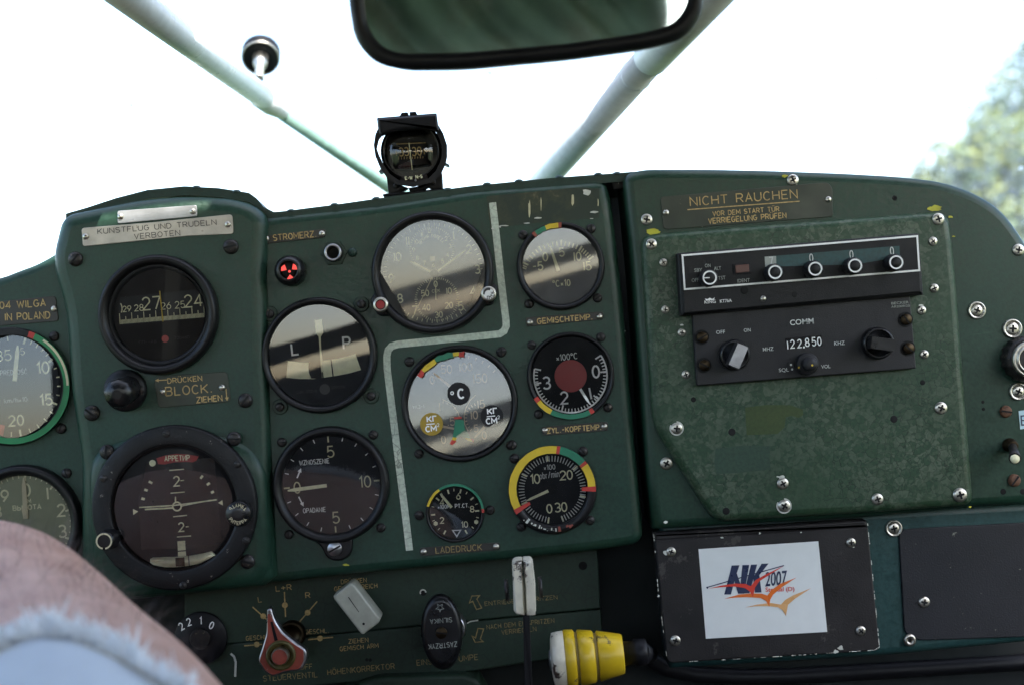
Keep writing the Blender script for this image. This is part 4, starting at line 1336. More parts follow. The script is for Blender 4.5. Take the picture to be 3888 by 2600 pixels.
t.poly(mb, zz('Z1', 1600, 560, 1640, 570, 1605, 605, 1583, 590), .0064, 2); t.poly(mb, zz('Z1', 1752, 548, 1778, 556, 1774, 580, 1762, 575), .0064, 2); t.poly(mb, zz('Z1', 1618, 382, 1678, 378, 1680, 392, 1620, 398), .0064, 2)
t.part('painted_limits', mb, ('green_band', 'yellow', 'red'))
for nm, p, m_ in (('temperature_label', zz('Z1', 1655, 195), 'black_rubber'), ('fuel_pressure_label', zz('Z1', 1440, 437), 'ochre'), ('oil_pressure_label', zz('Z1', 1920, 375), 'black_rubber')):
    mb = MB(); mb.lathe([(t.L(43), .0026), (t.L(43), .0034), (.0003, .0034)], c=t.l(p, .0068)[:2], n=40, smooth=False, z0=.0034)
    pt = t.part(nm, mb, m_)
    mb = MB()
    if nm[0] == 't':
        t.num(mb, 'C', (p[0] + 9, p[1]), 34, (.0072), 7, asp=.6); t.num(mb, '°', (p[0] - 24, p[1] + 9), 34, (.0072), 4, asp=.55)
    else:
        t.num(mb, 'KГ', (p[0] + 1, p[1] - 20), 20, (.0072), 5, asp=.75); t.num(mb, 'CM', (p[0] - 2, p[1] + 17), 20, (.0072), 5, asp=.7); t.num(mb, '2', (p[0] + 25, p[1] + 3), 12, (.0072), 2)
        t.rib(mb, [(p[0] - 20, p[1] + 1), (p[0] + 12, p[1] - 2)], 4, (.0072))
    t.part('label_print', mb, 'white', parent=pt)
mb = MB(); t.text(mb, 'УK3-1', zz('Z1', 1292, 315), zz('Z1', 1380, 308), 12, h, 2); t.part('lettering', mb, 'white_dim')
finish(t)
mb = MB()
for i, (a0, a1, m_) in enumerate(((-57, -49, 2), (-49, -30, 1), (-30, -8, 0), (-8, -1, 1), (-1, 5, 2))):
    t.sector(mb, c, 176, 196, a0, a1, .0066 + i * 1e-5, m_, 4)
t.part('rim_paint', mb, ('green_band', 'yellow', 'red'))
screws(t, 'slot', [(*zz('R4', 1355, 1395), 19), (*zz('R4', 2138, 1310), 19), (*zz('Z1', 1340, 672), 18), (*zz('Z1', 2078, 602), 19)])

# --- vertical speed indicator
c = (1260, 1837)
t = gauge('climb_indicator', 'vertical speed gauge lettered WZNOSZENIE and OPADANIE', c, 221, 186, yC, dial='dial_grey', bez=.0095)
h = t.h; mb = MB()
for tx_, x, y in (('5', 637, 655), ('10', 912, 893), ('0', 373, 940), ('5', 680, 1178)):
    t.num(mb, tx_, zz('Z1', x, y), 41, h, 5, asp=.6)
t.ticks(mb, c, 160, 183, [-4.8, 85.2, 175.2, -94.8], 6, h)
t.part('scale', mb, 'lume_dim')
mb = MB()
t.ticks(mb, c, 168, 183, [-4.8 + 18 * i for i in range(20) if i % 5], 3.4, h)
t.text(mb, 'WZNOSZENIE', zz('Z1', 392, 762), zz('Z1', 628, 744), 17, h, 2.4); t.text(mb, 'OPADANIE', zz('Z1', 422, 1142), zz('Z1', 600, 1130), 17, h, 2.4)
for a, b_ in (((372, 864), (404, 785)), ((385, 1012), (424, 1090))):
    a, b_ = Vector(zz('Z1', *a)), Vector(zz('Z1', *b_)); d = (b_ - a).normalized(); n_ = Vector((-d.y, d.x))
    t.rib(mb, [a, b_ - d * 12], 5.5, h); t.poly(mb, [tuple(b_), tuple(b_ - d * 16 + n_ * 8), tuple(b_ - d * 16 - n_ * 8)], h)
t.part('lettering', mb, 'white')
needle(t, zz('Z1', 608, 923), zz('Z1', 298, 964), 13, 14)
mb = MB(); t.disc(mb, zz('Z1', 650, 918), 15, .0024); t.rib(mb, zz('Z1', 650, 918, 800, 905), 12, .0023); t.part('counterweight', mb, 'dial_black')
finish(t)
mb = MB(); mb.slab(t.outline([zz('Z1', 560, 1330), zz('Z1', 770, 1320), zz('Z1', 810, 1350), zz('Z1', 805, 1470), zz('Z1', 720, 1530), zz('Z1', 610, 1510), zz('Z1', 560, 1400), zz('Z1', 480, 1350)], [0, 0, 12, 40, 30, 40, 30, 0], .005), .005, 0, .0015)
t.part('adjuster_lug', mb, 'black')
screws(t, 'slot_steel', [(*zz('Z1', 672, 1425), 28)], .005, 'adjuster_screw')
screws(t, 'slot', [(*zz('Z1', 252, 580), 18), (*zz('Z1', 978, 522), 18), (*zz('Z1', 308, 1312), 18), (*zz('Z1', 1038, 1258), 18)])

# --- cylinder head temperature
c = (2166, 1426)
t = gauge('cylinder_temperature_gauge', 'round gauge with a big red disc in its centre', c, 166, 148, yC, dial='dial_black', bez=.006, bulge=.0003, tilt=(12, 0))
rim_bands(t, [(238, 231, 'red'), (231, 208, 'yellow'), (208, 152, 'green_band'), (152, 146, 'red')][::-1], 146, 165, .00625, 1.0)
h = t.h; mb = MB()
t.num(mb, '0', zz('Y1', 853, 387), 44, h, 7, asp=.6); t.num(mb, '2', zz('Y1', 632, 570), 44, h, 6.5, asp=.6); t.num(mb, '3', zz('Y1', 507, 466), 44, h, 6.5, asp=.6)
t.rib(mb, zz('Y1', 806, 500, 822, 578), 7, h)
t.sector(mb, c, 136, 142, 56, 281, h)
an = [62 + 11.0 * i / 2 for i in range(41)]
t.ticks(mb, c, 124, 139, [a for a in an if a <= 281], 4, h)
t.ticks(mb, c, 114, 139, [83, 130, 194, 257, 281, 56], 6, h)
t.part('scale', mb, 'white')
mb = MB(); t.text(mb, '×100°C', zz('Y1', 578, 312), zz('Y1', 724, 296), 22, h, 3); t.part('lettering', mb, 'white_dim')
needle(t, zz('Y1', 700, 440), zz('Y1', 812, 616), 11, 9, 'white')
mb = MB(); mb.lathe([(t.L(61), .0030), (t.L(61), .0033), (.0003, .0033)], n=48, smooth=False); t.part('centre_disc', mb, 'red_disc')
finish(t)
screws(t, 'slot', [(*zz('Y1', 403, 203), 17), (*zz('Y1', 887, 148), 18), (*zz('Y1', 452, 685), 18), (*zz('Y1', 937, 638), 18), (*zz('Y1', 190, 252), 19)])

# --- boost gauge
c = (1728, 1945)
t = gauge('boost_pressure_gauge', 'smallest round gauge, above the LADEDRUCK placard', c, 111, 97, yC, dial='dial_black', bez=.005, bulge=.0003)
rim_bands(t, [(-77, -35, 'yellow'), (-35, 82, 'green_band'), (82, 90, 'red')], 101, 110.5, .0052, .6)
h = t.h; mb = MB()
for tx_, x, y in (('2', 1523, 1200), ('4', 1523, 1055), ('6', 1652, 1008), ('8', 1762, 1110), ('10', 1702, 1233)):
    t.num(mb, tx_, zz('Z1', x, y), 22, h, 3.6, asp=.62)
t.ticks(mb, c, 76, 92, [-152, -95, -52, -18, 14, 50, 85, 150], 6, h); t.ticks(mb, c, 82, 92, [-135, -110, -75, -35, -3, 30, 68, 102, 130], 3, h)
t.disc(mb, zz('Z1', 1472, 1225), 9, h, 0, 6); t.disc(mb, zz('Z1', 1795, 1212), 9, h, 0, 6)
t.part('scale', mb, 'lume')
mb = MB(); t.text(mb, '×100M  PT.CT.', zz('Z1', 1490, 1108), zz('Z1', 1738, 1095), 14, h, 2.8); t.rib(mb, zz('Z1', 1608, 1280, 1670, 1278, 1640, 1328), 4.5, h, closed=True); t.part('lettering', mb, 'white')
needle(t, zz('Z1', 1600, 1097), zz('Z1', 1508, 988), 10, 9)
finish(t)
screws(t, 'slot', [(*zz('Z1', 1342, 1160), 18), (*zz('Z1', 1905, 1118), 18)])

# --- tachometer
c = (2097, 1856)
t = gauge('tachometer', 'engine speed gauge ringed by a broad yellow and green painted band', c, 167, 134, yC, dial='dial_grey', bez=.0065, bead=False)
rim_bands(t, [(240, 366, 'yellow'), (366, 371, 'red'), (371, 409, 'green_band'), (409, 414, 'red'), (414, 446, 'yellow')], 136, 165, .0067, .8)
for r0_, a0_ in ((112, 446), (100, 235)):
    mb = MB(); t.sector(mb, c, r0_, 166, a0_, a0_ + 7, .0070); t.part('red_limit_mark', mb, 'red')
mb = MB()
for a in range(150, 226, 3):
    if random.random() < .4:
        t.sector(mb, c, 150 + random.uniform(-8, 8), 158 + random.uniform(-4, 6), a, a + random.uniform(1, 4), .0068 + random.random() * 1e-4, 1 if a < 170 else 0)
t.part('paint_chips', mb, ('chip_white', 'red_paint'), kind='stuff')
h = t.h; mb = MB()
t.num(mb, '10', zz('Y1', 428, 1137), 34, h, 5, asp=.62, gap=1); t.num(mb, '20', zz('Y1', 645, 1110), 33, h, 5, asp=.62, gap=1); t.num(mb, '0', zz('Y1', 527, 1345), 32, h, 5, asp=.62); t.num(mb, '30', zz('Y1', 607, 1335), 33, h, 5, asp=.62, gap=1)
t.ticks(mb, c, 108, 130, [-173, -116, -63, -9, 47, 103, 161], 6, h)
t.part('scale', mb, 'lume')
mb = MB()
t.ticks(mb, c, 106, 128, [-173 + 334 * i / 60 for i in range(61)], 3.4, h)
t.text(mb, 'obr/min', zz('Y1', 462, 1138), zz('Y1', 597, 1122), 24, h, 2.6); t.text(mb, '×100', zz('Y1', 490, 1075), zz('Y1', 568, 1068), 18, h, 2.6); t.part('lettering', mb, 'white_dim')
needle(t, zz('Y1', 520, 1220), zz('Y1', 366, 1290), 11, 8)
mb = MB(); t.disc(mb, c, 20, .0024); t.part('needle_boss', mb, 'dial_black')
finish(t)
screws(t, 'slot', [(*zz('Y1', 283, 995), 19), (*zz('Y1', 762, 945), 19), (*zz('Y1', 330, 1472), 18), (*zz('Y1', 812, 1425), 18), (*zz('Y1', 255, 902), 17)])

# --- artificial horizon in the bulge
c = (669, 1923)
yD = -hD
t = T('artificial_horizon', 'large scuffed black artificial horizon with curved bubble tube below', 'gauge', c, yD)
mb = MB(); Rm, rm = t.L(312), t.L(238)
mb.lathe([(Rm, 0), (Rm, .0050), (Rm * .99, .0066), (Rm * .97, .0072), (rm * 1.04, .0072), (rm * 1.01, .0068), (rm, .0060), (rm, .0005)], n=96, cap=False)
t.part('bezel', mb, 'black_worn')
mb = MB(); mb.lathe([(rm, .0008), (.0005, .0008)], n=72, smooth=False); t.part('dial_face', mb, 'dial_black')
mb = MB(); mb.lathe([(rm * 1.0, .005), (rm * .985, .0055), (rm * .975, .003), (rm * .97, .001)], n=72, cap=False); t.part('inner_ring', mb, 'dial_brown')
h = .0014
mb = MB(); t.poly(mb, [zz('R3', 1100, 110), zz('R3', 1165, -200), zz('R3', 1700, -240), zz('R3', 1760, 430), zz('R3', 1600, 480), zz('R3', 1120, 490)], .0010); t.part('horizon_drum', mb, 'black_gloss')
mb = MB()
a_ = [pol(c, 205, a) for a in range(-11, 24, 5)]; b_ = [pol(c, 178, a) for a in range(22, -12, -5)]
t.poly(mb, zz('R2', 1330, 1205, 1410, 1180, 1500, 1168, 1600, 1172, 1690, 1190, 1670, 1225, 1640, 1240, 1580, 1235, 1480, 1240, 1400, 1258, 1345, 1255), h); t.part('caging_flag', mb, 'red_disc')
mb = MB(); t.text(mb, 'APPETИP', zz('R2', 1402, 1230), zz('R2', 1612, 1222), 19, h + .0002, 3); t.part('flag_lettering', mb, 'lume')
mb = MB()
t.disc(mb, zz('R2', 1297, 1247), 12.5, h)
t.rib(mb, zz('R2', 1440, 1308, 1565, 1298), 4, h); t.rib(mb, zz('R2', 1450, 1502, 1570, 1492), 4, h)
t.num(mb, '2', zz('R2', 1502, 1400), 36, h, 5, asp=.6); t.rib(mb, zz('R2', 1535, 1396, 1566, 1393), 4, h)
t.rib(mb, zz('R3', 1375, 230, 1485, 218), 4, h); t.num(mb, '2', zz('R3', 1440, 312), 33, h, 5, asp=.6); t.rib(mb, zz('R3', 1475, 310, 1500, 308), 4, h)
t.rib(mb, zz('R3', 1405, 390, 1517, 382), 4, h)
for p0, p1 in ((zz('R2', 1266, 1402), zz('R2', 1296, 1418)), (zz('R2', 1228, 1470), zz('R2', 1256, 1480)), (zz('R2', 1204, 1545), zz('R2', 1232, 1553)), (zz('R2', 1705, 1378), zz('R2', 1725, 1352)), (zz('R2', 1760, 1432), zz('R2', 1785, 1414)), (zz('R2', 1795, 1500), zz('R2', 1820, 1488)), (zz('R3', 1675, 40), zz('R3', 1698, 28)), (zz('R3', 1122, 85), zz('R3', 1148, 92))):
    t.rib(mb, [p0, p1], 9, h)
t.poly(mb, zz('R3', 1055, 168, 1098, 188, 1058, 216), h); t.poly(mb, zz('R3', 1732, 120, 1765, 98, 1770, 140), h)
t.part('scale', mb, 'lume')
mb = MB(); hh = .0024
t.rib(mb, zz('R3', 1105, 156, 1380, 140, 1720, 95), 5, hh); t.rib(mb, zz('R3', 1150, 172, 1370, 160), 6, hh); t.rib(mb, zz('R3', 1440, 145, 1672, 98), 4, hh)
t.sector(mb, zz('R3', 1405, 148), 13, 19, 0, 360, hh); t.rib(mb, zz('R3', 1393, 110, 1393, 70), 6, hh, w1=4)
t.part('aircraft_symbol', mb, 'lume')
mb = MB(); t.poly(mb, zz('R3', 1408, 425, 1470, 420, 1474, 495, 1412, 500), .0022); t.poly(mb, zz('R3', 1412, 508, 1475, 504, 1478, 540, 1414, 545), .0022); t.part('turn_needle', mb, 'lume')
up = [zz('R3', *q_) for q_ in ((1192, 565), (1215, 552), (1300, 550), (1400, 548), (1500, 540), (1600, 522), (1680, 505), (1705, 520))]
dn = [zz('R3', *q_) for q_ in ((1192, 595), (1215, 622), (1300, 632), (1400, 630), (1500, 620), (1600, 600), (1690, 565), (1710, 545))]
mb = MB(); rws = []
for u in range(9):
    f = u / 8
    rws.append([t.l((d_[0] + (q_[0] - d_[0]) * f, d_[1] + (q_[1] - d_[1]) * f), .0015 + .0045 * math.sin(PI * f)) for d_, q_ in zip(dn, up)])
mb.rings(rws, 0, True, False); t.part('bubble_tube', mb, 'tube_pale')
mb = MB(); t.poly(mb, zz('R3', 1390, 556, 1465, 552, 1468, 622, 1395, 626), .0063); t.part('ball', mb, 'brass_dark')
mb = MB(); t.rib(mb, zz('R3', 1497, 540, 1503, 622), 3, .0063); t.part('tube_mark', mb, 'dial_black')
mb = MB()
pr = [(rm * .94 * (1 - i / 8) + 1e-5, .0066 + .0008 * (1 - (1 - i / 8) ** 2)) for i in range(9)]
mb.lathe(pr, n=64); t.part('glass', mb, 'gauge_glass')
screws(t, 'slot', [(*zz('R2', 915, 1152), 29), (*zz('R2', 1992, 1040), 28), (*zz('R3', 1968, 585), 28)])
screws(t, 'flat', [(*zz('R2', 1415, 998), 14), (*zz('R2', 2022, 1258), 14), (*zz('R2', 880, 1378), 14), (*zz('R3', 1455, 775), 14), (*zz('R3', 1955, 420), 15)], .0070)
p = zz('R3', 825, 425)
mb = MB(); r = t.L(31)
mb.lathe([(r * 1.25, .0), (r * 1.25, .010), (r * 1.1, .014), (r, .020), (r * .8, .020)], c=t.l(p, .02)[:2], n=40, cap=True); kb = t.part('trim_knob', mb, 'bakelite')
mb = MB(); t.sector(mb, p, 25, 31, 0, 170, .0203); t.sector(mb, p, 25, 31, 190, 358, .0203); t.part('knob_ring', mb, 'cream', kb)
p = zz('R3', 1890, 210)
mb = MB(); r = t.L(47)
mb.lathe([(r * .8, .006), (r * .8, .010), (r, .011), (r, .018), (r * .93, .0192), (r * .2, .0192)], c=t.l(p, .019)[:2], n=56, cap=True, wob=lambda i, rr, hh: 1 + (.02 if i % 2 and rr > r * .9 else 0)); kb = t.part('caging_knob', mb, 'bakelite')
mb = MB()
for i, ch in enumerate('TЯHУTЬ'):
    a = 52 - i * 21
    t.num(mb, ch, pol(p, 34, a), 13, .0195, 2.0, ang=180 - a, asp=.5)
for i, ch in enumerate('APPETИP'):
    a = 128 + i * 18
    t.num(mb, ch, pol(p, 34, a), 13, .0195, 2.0, ang=180 - a, asp=.5)
t.part('knob_print', mb, 'cream', kb)

# ================================================================== PLACARDS
def placard(name, label, pts, rad, y, mat, lines, rivets, ink, h=.0009, bev=.0003, rv=12, group=None):
    cx = sum(p[0] for p in pts) / len(pts); cy = sum(p[1] for p in pts) / len(pts)
    t = T(name, label, 'placard', (cx, cy), y, group)
    t.plate('plate', pts, rad, h, 0, bev, mat)
    mb = MB()
    for ln in lines:
        t.text(mb, ln[0], ln[1], ln[2], ln[3], h + .00025, ln[4] if len(ln) > 4 else None)
    if lines:
        t.part('lettering', mb, ink)
    for p in rivets:
        t.inst('rivet', SM['rivet'], p, rv, h)
    return t, mb


G = 'engraved placards riveted to the panels'
placard('warning_placard', 'bare metal placard lettered KUNSTFLUG UND TRUDELN VERBOTEN', zz('R1', 692, 486, 1300, 436, 1975, 368, 1985, 535, 1600, 552, 705, 642), [12, 0, 14, 12, 0, 10], yB, 'alu_plate',
        [('KUNSTFLUG UND TRUDELN', zz('R1', 832, 537), zz('R1', 1840, 456), 19, 2.6), ('VERBOTEN', zz('R1', 1145, 580), zz('R1', 1532, 546), 19, 2.6)], [zz('R1', 728, 558), zz('R1', 1938, 455)], 'dark_ink', rv=12, group=G)
placard('blank_plate', 'small bare metal strip riveted above the bare KUNSTFLUG placard', zz('R1', 998, 340, 1672, 290, 1678, 385, 1000, 448), 8, yB, 'alu_plate_cold', [], [zz('R1', 1025, 390), zz('R1', 1640, 345)], 'dark_ink', group=G)
placard('maker_placard', 'dark brass-lettered maker placard at the left edge, ending in POLAND', zz('R1', -260, 1135, 470, 1062, 498, 1275, -260, 1335), [0, 14, 14, 0], -hA, 'placard_brown',
        [('PZL 104 WILGA', zz('R1', -230, 1185), zz('R1', 388, 1148), 25, 4), ('MADE IN POLAND', zz('R1', -190, 1282), zz('R1', 425, 1252), 25, 4)], [zz('R1', 460, 1172)], 'gold_ink', group=G)
t, mb = placard('stromerz_placard', 'narrow dark placard lettered STROMERZ', zz('R4', 98, 330, 640, 268, 640, 340, 112, 398), 10, yC, 'placard_brown', [('STROMERZ.', zz('R4', 198, 370), zz('R4', 562, 335), 22, 3)], [zz('R4', 135, 352), zz('R4', 610, 310)], 'gold_ink', group=G)
t, mb = placard('block_placard', 'olive placard lettered BLOCK with two arrows', zz('R2', 1310, 560, 1330, 510, 1930, 470, 1965, 725, 1350, 778), [20, 10, 14, 16, 16], yB, 'placard',
                [('DRÜCKEN', zz('R2', 1428, 570), zz('R2', 1718, 545), 18, 3.5), ('BLOCK.', zz('R2', 1412, 675), zz('R2', 1805, 645), 32, 4.5), ('ZIEHEN', zz('R2', 1675, 735), zz('R2', 1890, 715), 21, 4)], [zz('R2', 1382, 640), zz('R2', 1888, 605)], 'gold_ink', group=G)
mb = MB()
for a, b_ in (((1420, 540), (1318, 545)), ((1922, 615), (1932, 720))):
    a, b_ = Vector(zz('R2', *a)), Vector(zz('R2', *b_)); d = (b_ - a).normalized(); n_ = Vector((-d.y, d.x))
    t.rib(mb, [a, b_ - d * 10], 3.5, .0012); t.poly(mb, [tuple(b_), tuple(b_ - d * 14 + n_ * 7), tuple(b_ - d * 14 - n_ * 7)], .0012)
t.part('arrows', mb, 'gold_ink', kind='stuff')
placard('gemischtemp_placard', 'narrow dark placard lettered GEMISCHTEMP', zz('Z4', 440, 1245, 1098, 1195, 1100, 1262, 445, 1322), 10, yC, 'placard_brown', [('GEMISCHTEMP.', zz('Z4', 540, 1300), zz('Z4', 1005, 1262), 20, 4)], [zz('Z4', 477, 1287), zz('Z4', 1068, 1238)], 'gold_ink', group=G)
placard('zylkopf_placard', 'narrow dark placard lettered ZYL.-KOPFTEMP', zz('Y1', 470, 775, 938, 735, 940, 800, 480, 835), 10, yC, 'placard_brown', [('ZYL.-KOPFTEMP.', zz('Y1', 515, 818), zz('Y1', 890, 792), 19, 4)], [zz('Y1', 497, 797), zz('Y1', 912, 770)], 'gold_ink', group=G)
placard('ladedruck_placard', 'narrow dark placard lettered LADEDRUCK', zz('Z1', 1345, 1418, 1980, 1375, 1982, 1435, 1350, 1485), 8, yC, 'placard_brown', [('LADEDRUCK', zz('Z1', 1475, 1462), zz('Z1', 1840, 1435), 22, 3.2)], [zz('Z1', 1378, 1450), zz('Z1', 1952, 1408)], 'gold_dim', group=G)
t, mb = placard('no_smoking_placard', 'wide dark placard lettered NICHT RAUCHEN in gold', zz('Y2', 410, 335, 2060, 190, 2110, 240, 2118, 530, 440, 660), [14, 24, 10, 12, 20], -hE, 'placard',
                [('NICHT RAUCHEN', zz('Y2', 708, 425), zz('Y2', 1765, 345), 32, 4), ('VOR DEM START TÜR', zz('Y2', 930, 525), zz('Y2', 1585, 475), 17, 3), ('VERRIEGELUNG PRÜFEN', zz('Y2', 888, 600), zz('Y2', 1655, 540), 19, 3.4)], [zz('Y2', 465, 492), zz('Y2', 2072, 360)], 'gold_ink', group=G)
mb = MB(); t.rib(mb, zz('Y2', 678, 462, 1788, 378), 4, .0012); t.part('underline', mb, 'gold_ink')

# ================================================================== SMALL CONTROLS ON THE MAIN PANEL
t = T('warning_lamp', 'round black warning lamp lit red, with three glowing red wedges', 'lamp', zz('R4', 350, 628), yC)
r = t.L(58)
mb = MB(); mb.lathe([(r, 0), (r, .006), (r * .95, .010), (r * .8, .0125), (r * .66, .014), (r * .58, .0138), (r * .56, .011)], n=48, cap=False); t.part('housing', mb, 'bakelite')
mb = MB(); mb.lathe([(r * .58, .0105), (r * .4, .0125), (.0003, .0130)], n=32); t.part('lens', mb, 'dial_brown')
p = zz('R4', 334, 630)
for a in (-62, 52, 172):
    mb = MB(); t.poly(mb, [pol(p, 12, a), pol(p, 32, a - 27), pol(p, 35, a), pol(p, 32, a + 27)], .0134); t.part('lit_wedge', mb, 'lamp_red')
mb = MB(); t.disc(mb, p, 5, .0135); t.part('lit_dot', mb, 'lamp_red')

t = T('empty_socket', 'empty chrome-rimmed socket beside the warning lamp', 'socket', zz('R4', 715, 475), yC)
r = t.L(34)
mb = MB(); mb.lathe([(r * 1.5, 0), (r * 1.45, .0012), (r * 1.2, .0015)], n=6, cap=True, smooth=False); t.part('hex_base', mb, 'green_low')
mb = MB(); mb.lathe([(r, .001), (r, .007), (r * .92, .008), (r * .72, .008), (r * .62, .006), (r * .6, .0035), (.0003, .0035)], n=40); t.part('barrel', mb, ('screw_dark',))
mb = MB(); mb.lathe([(r * .97, .0074), (r * .92, .0083), (r * .74, .0083), (r * .68, .0075)], n=40, cap=False); t.part('rim', mb, 'steel')
mb = MB(); mb.lathe([(r * .55, .0037), (.0003, .0037)], n=24, smooth=False); t.part('bore', mb, 'hole_dark')
screws(main, 'green_rivet', [(*zz('R4', 870, 468), 18)], hC, 'painted_rivet')

t = T('caging_knob', 'stubby black knob on a round base left of the BLOCK placard', 'knob', zz('R2', 1075, 628), yB)
r = t.L(80)
mb = MB(); mb.lathe([(r, 0), (r, .004), (r * .95, .006), (r * .5, .0065)], n=48, cap=True); t.part('base', mb, 'black')
screws(t, 'flat', [(*zz('R2', 1192, 625), 16)], .0063)
mb = MB(); a, b_ = t.l(zz('R2', 1085, 620), .006), t.l(zz('R2', 1000, 660), .036)
mb.tube([a, tuple(a[i] * .6 + b_[i] * .4 for i in range(3)), tuple(a[i] * .15 + b_[i] * .85 for i in range(3)), b_, tuple(b_[i] + (b_[i] - a[i]) * .06 for i in range(3))], [.0095, .0090, .0098, .0088, .003], 9)
t.part('knob', mb, 'bakelite')

# ================================================================== RADIOS
def ring_knob(t, p, r, h0, h1, name='knob', line=None):
    mb = MB(); R_ = t.L(r, h1)
    c_ = t.l(p, h1)[:2]
    mb.lathe([(R_ * 1.22, h0), (R_ * 1.22, h1 * .75 + h0 * .25), (R_ * 1.05, h1 - .001), (R_, h1), (R_ * .1, h1)], c=c_, n=48, wob=lambda i, rr, hh: 1 + (.05 if (i // 2) % 2 and rr > R_ * 1.1 else 0))
    k = t.part(name, mb, 'radio_black')
    mb = MB(); t.sector(mb, p, r - 6, r, 0, 360, h1 + .0002)
    if line:
        t.rib(mb, [p, pol(p, r - 5, line)], 4, h1 + .0002)
    t.part('white_ring', mb, 'white', k)


F = -hF
t = T('transponder', 'black transponder radio with white outlined window and five ringed knobs', 'radio', (3040, 1045), F)
d1 = .012
t.plate('case', [(2572, 962), (3490, 886), (3507, 1120), (2586, 1200)], [4, 4, 4, 4], d1, 0, .0016, 'radio_black')
t.plate('face_plate', zz('Y3', 180, 245, 2108, 82, 2128, 555, 205, 730), 6, d1 + .0016, d1, .0010, 'radio_black')
hf = d1 + .0019
mb = MB()
fr = zz('Y3', 194, 257, 2094, 101, 2112, 378, 213, 531)
t.rib(mb, fr, 7, hf, closed=True)
t.part('white_frame', mb, 'white')
mb = MB(); t.poly(mb, zz('Y3', 858, 268, 1950, 180, 1955, 270, 1600, 330, 865, 350), hf - .0001); t.part('code_window', mb, 'teal')
mb = MB()
for tx_, x, y in (('7', 912, 305), ('0', 1237, 278), ('0', 1562, 250), ('0', 1890, 222)):
    t.num(mb, tx_, zz('Y3', x, y), 30, hf + .0002, 3.2, asp=.42)
t.part('code_digits', mb, 'white_dim')
mb = MB(); t.poly(mb, zz('Y3', 860, 268, 952, 262, 955, 345, 864, 350), hf); t.part('worn_window_patch', mb, 'grey_ink')
mb = MB(); q = hf + .0001
for tx_, a, b_ in (('OFF', (270, 473), (327, 468)), ('SBY', (292, 392), (355, 387)), ('ON', (377, 355), (422, 351)), ('ALT', (450, 378), (508, 373)), ('TST', (485, 455), (543, 450)), ('IDENT', (640, 478), (740, 470))):
    t.btext(mb, tx_, zz('Y3', *a), zz('Y3', *b_), 14, q)
t.part('lettering', mb, 'grey_ink')
mb = MB()
t.btext(mb, 'KING', zz('Y3', 374, 648), zz('Y3', 464, 641), 12.5, q); t.btext(mb, 'KT76A', zz('Y3', 499, 641), zz('Y3', 594, 633), 12.5, q)
t.poly(mb, zz('Y3', 376, 606, 395, 612, 416, 600, 436, 610, 457, 598, 446, 618, 385, 622), q)
t.part('maker_lettering', mb, 'white')
t.plate('ident_window', zz('Y3', 605, 325, 745, 313, 750, 400, 612, 412), 4, hf + .0006, hf - .0004, .0003, 'radio_black')
t.plate('ident_light', zz('Y3', 622, 338, 732, 328, 736, 390, 628, 400), 2, hf + .0012, hf, .0003, 'lamp_amber_off')
ring_knob(t, zz('Y3', 415, 437), 27, hf - .0005, hf + .011, 'mode_knob', -93)
for x, y in ((945, 392), (1270, 365), (1592, 340), (1925, 313)):
    ring_knob(t, zz('Y3', x, y), 26.5, hf - .0005, hf + .011, 'code_knob')
t.inst('reply_lamp', SM['rivet'], zz('Y3', 696, 538), 12, hf - .0002).data = SM['hole']
t.inst('set_screw', SM['rivet'], zz('Y3', 848, 606), 11, hf - .0003)
t.inst('screw_hole', SM['hole'], zz('Y3', 1103, 572), 9, hf - .0002)

t = T('comm_radio', 'dark grey radio lettered COMM showing 122.850, below the transponder', 'radio', (3050, 1300), F)
d2 = .007
t.plate('face_plate', [(2629, 1190), (3455, 1120), (3479, 1398), (2647, 1464)], [4, 4, 6, 6], d2, 0, .0008, 'radio_grey')
mb = MB(); q = d2 + .0003
for tx_, a, b_, hp in (('COMM', (1066, 822), (1258, 806), 21), ('OFF', (468, 892), (540, 887), 14), ('ON', (692, 876), (747, 872), 14), ('MHZ', (846, 1030), (932, 1024), 15), ('KHZ', (1424, 982), (1508, 976), 15), ('SQL', (975, 1196), (1056, 1191), 14), ('VOL', (1318, 1168), (1392, 1163), 14)):
    t.btext(mb, tx_, zz('Y3', *a), zz('Y3', *b_), hp, q)
t.disc(mb, zz('Y3', 1073, 1138), 4, q, 0, 10); t.disc(mb, zz('Y3', 1082, 1175), 4, q, 0, 10)
t.part('lettering', mb, 'white_dim')
mb = MB(); t.btext(mb, 'BECKER', zz('Y3', 1886, 655), zz('Y3', 2026, 645), 10, q); t.btext(mb, 'AR2009/25', zz('Y3', 1884, 682), zz('Y3', 2034, 672), 9, q); t.part('maker_lettering', mb, 'grey_ink')
mb = MB(); t.poly(mb, zz('Y3', 1028, 925, 1318, 898, 1328, 988, 1035, 1012), d2 + .0002); t.part('frequency_window', mb, 'black_gloss')
mb = MB()
for tx_, x, y in (('|', 1045, 980), ('2', 1085, 972), ('2', 1142, 968), ('8', 1204, 958), ('5', 1258, 953), ('0', 1302, 950)):
    t.num(mb, tx_, zz('Y3', x, y), 30, d2 + .0005, 4, asp=.46)
t.disc(mb, zz('Y3', 1178, 997), 4, d2 + .0005, 0, 8)
t.part('frequency_digits', mb, 'white')
